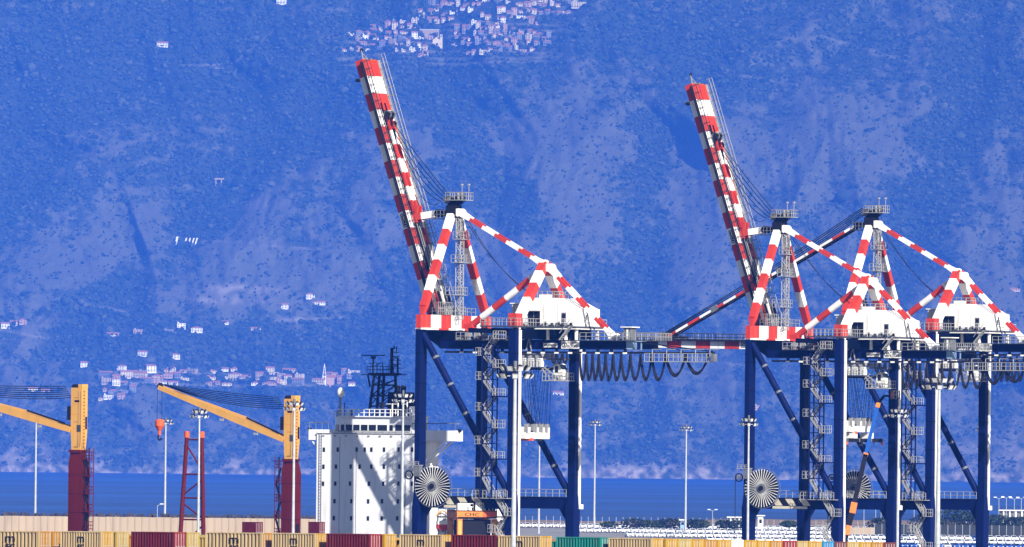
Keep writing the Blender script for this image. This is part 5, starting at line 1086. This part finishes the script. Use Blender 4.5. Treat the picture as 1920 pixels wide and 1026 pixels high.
fence(1640, 1935, 2985, 3.6, 2.05, "fence_net", "dark grey screened fence with white posts behind the parked cars")
fence(1560, 1640, 3000, 2.6, 2.2, "wall_concrete", "pale concrete panel fence behind the foot of the boom lift")

def street_lamp(px, py, Y, arms, label):
    p = at(px, py, Y); root = empty("street_lamp", (p[0], Y, 0), 0, label, "street lamp", "street lamps on the far bank"); h = p[2]
    q = MB(); q.tube((0, 0, 0), (0, 0, h), .13, "galvanised", 6, .08); q.build("pole", root)
    for sgn in arms: q = MB(); q.tube((0, 0, h - .1), (sgn * .9, 0, h + .35), .06, "galvanised", 5); q.bx(min(sgn * .6, sgn * 1.5), max(sgn * .6, sgn * 1.5), -.2, .2, h + .28, h + .48, "lamp_glass"); q.build("lamp_arm", root)
for k, (px, py, arms) in enumerate(((1336, 958, (-1, 1)), (1620, 952, (1,)), (1642, 952, (1,)), (1652, 954, (-1,)), (1714, 950, (1,)), (1765, 950, (-1,)), (1812, 948, (1,)), (1820, 946, (1,)), (1829, 948, (-1,)), (1873, 935, (-1, 1)), (1887, 934, (-1, 1)), (1902, 936, (-1, 1)), (1915, 935, (-1, 1)))):
    street_lamp(px, py, 3080 if px > 1500 else 3190, arms, "%s street lamp beyond the cars, %s along the bank from the lone thin mast" % ("double-headed" if len(arms) == 2 else "single-headed", nth(k + 1)))
street_lamp(295, 948, 2575, (1,), "small street lamp on the breakwater left of the red lattice mast".replace(" left of", " near"))

# small buildings on the far bank
def low_building(pxa, pxb, pyt, pyb, Y, m, label, columns=0, depth=8):
    a = at(pxa, pyt, Y); b = at(pxb, pyb, Y); w = b[0] - a[0]; h = a[2]; root = empty("low_building", (a[0], Y, 0), 0, label, "building")
    zb = max(0, b[2]); q = MB(); q.bx(0, w, .3 if columns else 0, depth, 0, h - .3, m if not columns else "steel_gray"); q.build("wall", root)
    q = MB(); q.bx(-.5, w + .5, -.6, depth + .5, h - .3, h, "plate"); q.build("roof", root)
    for k in range(columns): x = w * (k + .5) / columns; q = MB(); q.bx(x - .2, x + .2, -.3, .1, 0, h - .3, "plate"); q.build("column", root)
    if not columns:
        for k in range(max(1, int(w / 3))): x = (k + .5) * w / max(1, int(w / 3)); q = MB(); q.bx(x - .4, x + .4, -.03, .02, h * .5, h * .75, "glass_dark"); q.build("window", root)
low_building(1366, 1398, 969, 985, 3230, "plate", "small open-sided building with pale flat roof beside the middle crane", 4)
low_building(1421, 1431, 966, 990, 3150, "plate", "narrow white gatehouse just past the middle crane's sea leg", 0, 4)
low_building(1876, 1945, 956, 975, 3150, "plate", "long low building with a flat white roof among the street lamps", 6)
low_building(1276, 1284, 974, 990, 3170, "pale_blue", "tiny pale blue hut beside the lone thin floodlight mast", 0, 3)
# the straddle carrier under the crane by the ship
p = at(889, 990, 1596.0); sc_ = empty("straddle_carrier", (p[0], 1596.0, 0), math.radians(14), "orange straddle carrier standing under the crane next to the ship", "straddle carrier")
q = MB(); q.bx(-3.2, 3.0, -2.2, -1.5, 11.5, 12.6, "orange"); q.bx(-3.1, 2.9, -2.24, -2.2, 11.5, 11.62, "black"); q.bx(-3.1, 2.9, -2.24, -2.2, 12.45, 12.55, "black"); q.bx(.8, 2.6, -2.26, -2.2, 11.7, 12.3, "hook_orange"); q.bx(-3.2, 3.0, 3.5, 4.2, 11.3, 12.6, "orange"); q.bx(-3.2, -2.5, -1.5, 3.5, 11.4, 12.4, "orange"); q.bx(2.3, 3.0, -1.5, 3.5, 11.4, 12.4, "orange"); q.build("top_frame", sc_)
text_mesh("lettering", "CHC", .7, "black", sc_, (-.9, -2.21, 11.95), ROT_V, width=2.2)
for x in (-3.1, 2.3):
    for y in (-2.2, 3.5): q = MB(); q.bx(x, x + .75, y, y + .7, 1.4, 11.3, "orange"); q.bx(x + .1, x + .6, y - .06, y, 2, 11, "crane_yellow"); q.build("leg", sc_)
    q = MB(); q.bx(x - .1, x + .85, -3.0, 5.0, 1.0, 1.6, "orange"); sb = q.build("wheel_beam", sc_)
    for y in (-2.5, -.6, 2.6, 4.5): q = MB(); q.disc((x + .37, y, .75), (1, 0, 0), .75, .5, "tyre", 18); q.build("wheel", sb)
q = MB(); q.bx(-2.4, 2.2, -1.4, 2.9, 8.0, 11.2, "black"); q.bx(-2.3, 2.1, -1.0, 2.6, 5.2, 7.8, "black"); q.bx(-1.6, 1.4, -2.0, -1.5, 7.5, 9.0, "grate")
for x in (-1.8, 1.6): q.tube((x, 1, 10.4), (x, 1, 12.0), .06, "rope", 4)
q.build("hoist_frame", sc_)
q = MB(); q.bx(-3.0, -1.2, -2.3, -.8, 12.6, 13.6, "plate"); q.bx(-.8, 2.4, -2.0, .4, 12.6, 13.4, "black"); rr = random.Random(2)
for k in range(12): x = rr.uniform(-2.6, 2.6); q.bx(x, x + .3, -2.4, -2.2, 12.6, 12.6 + rr.uniform(.4, 1.3), rr.choice(["plate", "black", "light_steel"]))
q.railing([(-3.1, -2.3, 12.6), (2.9, -2.3, 12.6)], "plate", 1.0, .6, .05); q.build("engine_deck", sc_)
q = MB(); q.bx(3.3, 4.3, -2.4, -.9, 9.0, 11.0, "crane_yellow"); q.bx(3.35, 4.25, -2.43, -2.4, 9.6, 10.7, "glass_dark"); q.build("operator_cab", sc_)

# boom lift between the two right-hand cranes
Yb = 1688.0; bl = at(1590, 1000, Yb); r = empty("boom_lift", (bl[0] - 1.2, Yb, 0), 0, "blue and orange boom lift with its jib raised between the crane legs", "boom lift")
def lp(px, py): p = at(px, py, Yb); return Vector((p[0] - r.location.x, 0, p[2]))
q = MB(); q.bx(-2.2, 2.2, -1.2, 1.2, .6, 1.4, "orange"); q.bx(-1.6, 1.4, -1.1, 1.1, 1.4, 2.6, "orange"); ch = q.build("chassis", r)
for x in (-1.5, 1.5):
    for y in (-1.25, 1.25): q = MB(); q.disc((x, y, .55), (0, 1, 0), .55, .4, "tyre", 16); q.build("wheel", ch)
q = MB(); q.beam((-.6, 0, 2.4), lp(1588, 1003), .6, .6, "black", (0, 1, 0)); q.beam(lp(1588, 1003), lp(1591, 985), .6, .7, "orange", (0, 1, 0)); q.beam(lp(1591, 985), lp(1599, 957), .55, .9, "black", (0, 1, 0)); q.beam(lp(1598, 962), lp(1602, 942), .65, 1.0, "orange", (0, 1, 0)); q.beam(lp(1602, 942), lp(1623, 852), .5, .75, "black", (0, 1, 0)); q.beam(lp(1599, 944), lp(1610, 895), .12, .25, "plate", (0, 1, 0)); q.beam(lp(1622, 856), lp(1624, 849), .5, .8, "orange", (0, 1, 0)); q.build("lower_boom", r)
q = MB(); q.beam(lp(1623, 852), lp(1646, 760), .36, .55, "jib_blue", (0, 1, 0)); q.build("telescopic_jib", r)
q = MB(); q.beam(lp(1645, 764), lp(1647, 755), .5, .7, "orange", (0, 1, 0)); q.beam(lp(1646, 758), lp(1658, 742), .35, .45, "navy_dark", (0, 1, 0)); q.beam(lp(1658, 742), lp(1672, 743), .25, .3, "navy_dark", (0, 1, 0)); q.build("fly_jib", r)
b0 = lp(1676, 746); q = MB(); q.bx(b0.x - .5, b0.x + .9, -.8, .8, b0.z - .2, b0.z - .1, "steel_gray"); q.railing([(b0.x - .5, -.8, b0.z - .1), (b0.x + .9, -.8, b0.z - .1), (b0.x + .9, .8, b0.z - .1), (b0.x - .5, .8, b0.z - .1), (b0.x - .5, -.8, b0.z - .1)], "light_steel", 1.2, .5, .06); q.bx(b0.x - .4, b0.x, -.5, .4, b0.z, b0.z + .9, "hook_orange"); q.build("basket", r)

# ------------------------------------------------------------------ houses on the mountain
HW = {"white": (.62, .60, .53), "cream": (.47, .40, .24), "pink": (.38, .25, .16), "sand coloured": (.27, .21, .12), "grey": (.17, .17, .155)}
for k, c in HW.items(): mat("house " + k, c, .9, vary=.08, scale=.3)
mat("roof_tile", (.27, .12, .055), .9, vary=.25, scale=.5); mat("roof_flat", (.36, .34, .30), .9, vary=.2, scale=.3); mat("house_window", (.05, .055, .07), .4)
HK = {}
def house_kind(color, w, st, roof, d=9.0):
    key = (color, w, st, roof)
    if key in HK: return HK[key]
    h = 2.9 * st; parts = []
    q = MB(); q.bx(-w / 2, w / 2, 0, d, -1.2, h, "house " + color)
    if st > 1 and w > 9: q.bx(-w / 2 + .5, w / 2 - .5, -1.1, 0, 2.75, 2.95, "house " + color); q.bx(-w / 2 + .5, w / 2 - .5, -1.1, -1.0, 2.95, 3.6, "house " + color)
    parts.append(("wall", q.build("wall")))
    q = MB(); o = .5
    if roof == "flat": q.bx(-w / 2 - .2, w / 2 + .2, -.3, d + .2, h, h + .3, "roof_flat"); q.bx(-w / 2 + .8, -w / 2 + 3, 2, 5, h + .3, h + 2, "house " + color)
    elif roof == "gable": q.poly([(-w / 2 - o, -o, h), (w / 2 + o, -o, h), (w / 2 + o, d + o, h), (-w / 2 - o, d + o, h), (-w / 2 - o, d / 2, h + 2.3), (w / 2 + o, d / 2, h + 2.3)], [(0, 1, 5, 4), (2, 3, 4, 5), (1, 2, 5), (3, 0, 4), (0, 3, 2, 1)], "roof_tile")
    else: q.poly([(-w / 2 - o, -o, h), (w / 2 + o, -o, h), (w / 2 + o, d + o, h), (-w / 2 - o, d + o, h), (-w / 6, d / 2, h + 2.2), (w / 6, d / 2, h + 2.2)], [(0, 1, 5, 4), (2, 3, 4, 5), (1, 2, 5), (3, 0, 4), (0, 3, 2, 1)], "roof_tile")
    parts.append(("roof", q.build("roof")))
    n = max(2, int(w / 3.6))
    for s in range(st):
        for k in range(n):
            x = -w / 2 + w * (k + .5) / n; q = MB(); q.bx(x - .65, x + .65, -.06, .03, 2.9 * s + .7, 2.9 * s + 2.3, "house_window"); parts.append(("window", q.build("window")))
    for _, o in parts: COL.objects.unlink(o)
    HK[key] = parts; return parts
hr = random.Random(77)
GA, GB, GC = "houses of the hilltop village", "houses of the shore village", "scattered houses on the mountain slope"
def house(px, py, color, w, st, roof, label, group, yaw):
    p = on_mountain(px, py); r = empty("house", (p[0], p[1] - 1.0, p[2]), yaw, label, "house", group)
    for n, o in house_kind(color, w, st, roof): c = bpy.data.objects.new(n, o.data); COL.objects.link(c); c.parent = r
ROOF = {"flat": "flat roof", "gable": "red gable roof", "hip": "red hipped roof"}
def row(y0, segs, group, what, gap, ywob=3.0, wide=(5.5, 6, 7, 8, 9, 12)):
    k = 0
    for xa, xb in segs:
        x = xa + hr.uniform(0, 6)
        while x < xb:
            k += 1; w = hr.choice(wide); st = hr.choice([1, 1, 1, 2, 2, 3]); c = hr.choice(["white", "cream", "cream", "pink", "sand coloured", "grey", "grey", "cream"]); rf = hr.choice(["flat", "gable", "gable", "hip"])
            house(x + w * .65, y0 + hr.uniform(-ywob, ywob), c, w, st, rf, "%s %s-storey house, %s, %s in %s" % (c, ["", "one", "two", "three"][st], ROOF[rf], nth(k), what), group, hr.uniform(-.45, .45)); x += w * 1.3 + hr.uniform(*gap)
TOWN = [(104, [(775, 800), (872, 918)], "the lowest hilltop village row"), (95, [(640, 690), (735, 800), (915, 1000)], "the second hilltop village row"), (85, [(668, 775), (842, 1030)], "the third hilltop village row"),
        (74, [(664, 800), (850, 1030)], "the fourth hilltop village row"), (65, [(640, 770), (845, 1020)], "the fifth hilltop village row"), (54, [(690, 775), (850, 960)], "the sixth hilltop village row"),
        (44, [(730, 830), (880, 950), (985, 1010)], "the seventh hilltop village row"), (35, [(775, 850), (900, 1000)], "the eighth hilltop village row"), (25, [(780, 890), (930, 1060)], "the ninth hilltop village row"), (12, [(800, 900), (960, 1050)], "the tenth hilltop village row"), (3, [(850, 960), (990, 1090)], "the top hilltop village row")]
for y, segs, what in TOWN: row(y, segs, GA, what, (-1, 7))
LOWER = [(720, [(190, 330), (385, 425), (470, 560), (580, 655)], "the main shore village row"), (710, [(180, 340), (380, 480), (490, 560), (600, 665)], "the second shore village row"), (699, [(215, 350), (390, 440), (495, 530), (640, 660)], "the top shore village row"),
         (735, [(190, 260)], "the shore village row under the main"), (748, [(180, 235)], "the lowest shore village row")]
for y, segs, what in LOWER: row(y, segs, GB, what, (-5, 7), 3.5, (9, 11, 12, 14, 18))
for px, py, c, w, st, rf, lb in ((304, 88, "white", 16, 2, "gable", "white lone house high on the wooded slope above the shore"), (527, 8, "white", 14, 3, "flat", "white house at the picture's upper edge before the hilltop village"), (408, 132, "grey", 10, 1, "flat", "small grey house below the lone white house on the wooded slope"),
                                 (582, 560, "white", 12, 2, "hip", "white hipped house in the upper pair above the shore village"), (598, 571, "white", 18, 1, "gable", "long white house just below the hipped one above the shore village"), (533, 579, "white", 9, 2, "gable", "white gabled house slightly apart from the long white one"),
                                 (258, 626, "pink", 12, 2, "flat", "pink cube-like house with flat roof on the slope above the village"), (211, 630, "cream", 18, 1, "gable", "long low cream house beside the pink cube-like one"), (340, 618, "white", 12, 3, "flat", "three-storey white house above the village, with the flat roof"),
                                 (369, 623, "white", 16, 2, "hip", "wide white house with hipped roof next to the three-storey white one"), (315, 622, "grey", 12, 1, "flat", "low grey house beside the three-storey white one"), (10, 615, "white", 12, 2, "gable", "white house at the very edge of the picture, mid slope"), (28, 611, "cream", 14, 2, "gable", "cream house second in the small hamlet mid slope at the picture edge"), (43, 608, "pink", 10, 2, "hip", "pink house ending the small hamlet mid slope at the picture edge"),
                                 (157, 688, "white", 9, 2, "gable", "small white house standing above the yellow deck crane tower"), (266, 668, "white", 12, 2, "gable", "white gabled house between the two slope rows above the village"), (328, 673, "white", 14, 2, "hip", "white hipped house between the two slope rows above the village"), (1046, 740, "white", 14, 1, "gable", "white low house seen through the crane next to the ship"), (1419, 768, "pink", 7, 2, "flat", "small pink house right beside the middle crane's sea leg"),
                                 (1901, 546, "pink", 18, 1, "hip", "pink roofed house on the slope beyond the lowered boom crane"), (1085, 15, "cream", 22, 3, "flat", "large cream block at the end of the hilltop village's top row"), (60, 733, "white", 16, 1, "gable", "white low house behind the deck crane ropes"), (85, 736, "pink", 12, 1, "gable", "pink low house behind the deck crane ropes"),
                                 (480, 620, "cream", 14, 1, "gable", "cream low house with tall chimney on the slope above the village"), (422, 608, "white", 9, 1, "gable", "tiny white house alone above the cream low house")):
    house(px, py, c, w, st, rf, lb, GC, hr.uniform(-.3, .3))
# two churches
p = on_mountain(818, 86); r = empty("church", (p[0], p[1] - 2, p[2]), .1, "pale church with pedimented front in the hilltop village", "church")
q = MB(); q.bx(-5, 5, 0, 16, -4, 10, "house cream"); q.bx(-5.6, 5.6, -.6, 0, -4, 8, "house cream"); q.poly([(-5.6, -.6, 8), (5.6, -.6, 8), (0, -.6, 13), (-5.6, 0, 8), (5.6, 0, 8), (0, 0, 13)], [(0, 1, 2), (5, 4, 3), (0, 2, 5, 3), (1, 4, 5, 2)], "house cream"); q.build("wall", r)
q = MB(); q.poly([(-5.5, 0.1, 10), (5.5, .1, 10), (5.5, 16.5, 10), (-5.5, 16.5, 10), (0, .1, 13), (0, 16.5, 13)], [(0, 4, 5, 3), (1, 2, 5, 4), (2, 3, 5)], "roof_tile"); q.build("roof", r); q = MB(); q.bx(-1, 1, -.75, -.55, 0, 3.4, "house_window"); q.build("door", r)
q = MB(); q.bx(6, 9.5, 3, 6.5, -4, 17, "house cream"); q.bx(7, 8.5, 2.9, 3, 13, 15.5, "house_window"); q.build("bell_tower", r)
p = on_mountain(608, 721); r = empty("church", (p[0], p[1] - 2, p[2]), 0, "church with pointed open spire in the shore village", "church")
q = MB(); q.bx(-2.6, 2.6, 0, 5.2, -5, 12, "house white"); q.bx(-1, 1, -.05, 0, 7, 10.5, "house_window"); q.build("bell_tower", r); q = MB()
for x in (-2.2, 2.2):
    for y in (.4, 4.8): q.beam((x, y, 12), (0, 2.6, 29), .7, .7, "house white")
for z in (16, 20, 24): k = 1 - (z - 12) / 17; q.bx(-2.2 * k, 2.2 * k, 2.6 - 2.2 * k, 2.6 + 2.2 * k, z, z + .6, "house white")
q.build("spire", r); q = MB(); q.bx(3.2, 17, 1, 14, -5, 10, "house pink"); q.poly([(2.8, .5, 10), (17.4, .5, 10), (17.4, 14.5, 10), (2.8, 14.5, 10), (2.8, 7.5, 14), (17.4, 7.5, 14)], [(0, 1, 5, 4), (2, 3, 4, 5), (1, 2, 5), (3, 0, 4)], "roof_tile"); q.build("nave", r)
# slanted pale avalanche barriers on the slope, and a long retaining wall in the village
for k, px in enumerate((329, 346, 353, 360, 366)):
    p = on_mountain(px, 458); r = empty("slope_barrier", (p[0], p[1] - .5, p[2]), 0, "slanted white barrier slab on the open slope, %s of the short row" % nth(k + 1), "barrier", "slanted slabs on the open slope")
    q = MB(); w, hgt = 2.0 if k else 3.0, 9 if k else 11; q.poly([(-w / 2, 0, -1), (w / 2, 0, -1), (w / 2 + 2.8, .4, hgt), (-w / 2 + 2.8, .4, hgt), (-w / 2, 4, -1), (w / 2, 4, -1), (w / 2 + 2.8, 4, hgt), (-w / 2 + 2.8, 4, hgt)], [(0, 1, 2, 3), (7, 6, 5, 4), (0, 4, 5, 1), (1, 5, 6, 2), (2, 6, 7, 3), (3, 7, 4, 0)], "house white"); q.build("slab", r)
p = on_mountain(802, 66); q = MB(); q.bx(-17, 17, 0, 3, -4, 8, "house sand coloured"); q.bx(-17.2, 17.2, -.3, 3.2, 8, 8.5, "house white"); o = q.build("retaining_wall"); o.location = (p[0], p[1] - 1.5, p[2]); tag(o, "long sand coloured retaining wall in the middle of the hilltop village", "wall"); o["kind"] = "thing"
# viaduct of a road in the ravine
p = on_mountain(405, 340); r = empty("viaduct", (p[0], p[1] - 7, p[2]), 0, "small pale viaduct crossing the dark ravine", "viaduct"); q = MB(); q.bx(-22, 12, 0, 4, 2.2, 4.6, "house sand coloured"); q.build("deck", r)
for x in (-18, -9, 0, 8): q = MB(); q.bx(x - .9, x + .9, .5, 3.5, -9, 2.2, "house sand coloured"); q.build("pier", r)
# ------------------------------------------------------------------ the air between the camera and the mountain
m = bpy.data.materials.new("haze_air"); m.use_nodes = True; N = m.node_tree.nodes; N.remove(N["Principled BSDF"])
pv = N.new("ShaderNodeVolumePrincipled"); pv.inputs["Color"].default_value = (*HAZE_COLOR, 1); pv.inputs["Density"].default_value = HAZE_DENSITY; pv.inputs["Anisotropy"].default_value = HAZE_G
m.node_tree.links.new(pv.outputs[0], N["Material Output"].inputs["Volume"]); MATS["haze_air"] = m
q = MB(); q.bx(-3200, 3200, -400, 17200, -20, 990, "haze_air"); hz = q.build("haze"); tag(hz, "blue haze filling the air between the harbour and the mountain", "haze", kind="stuff")
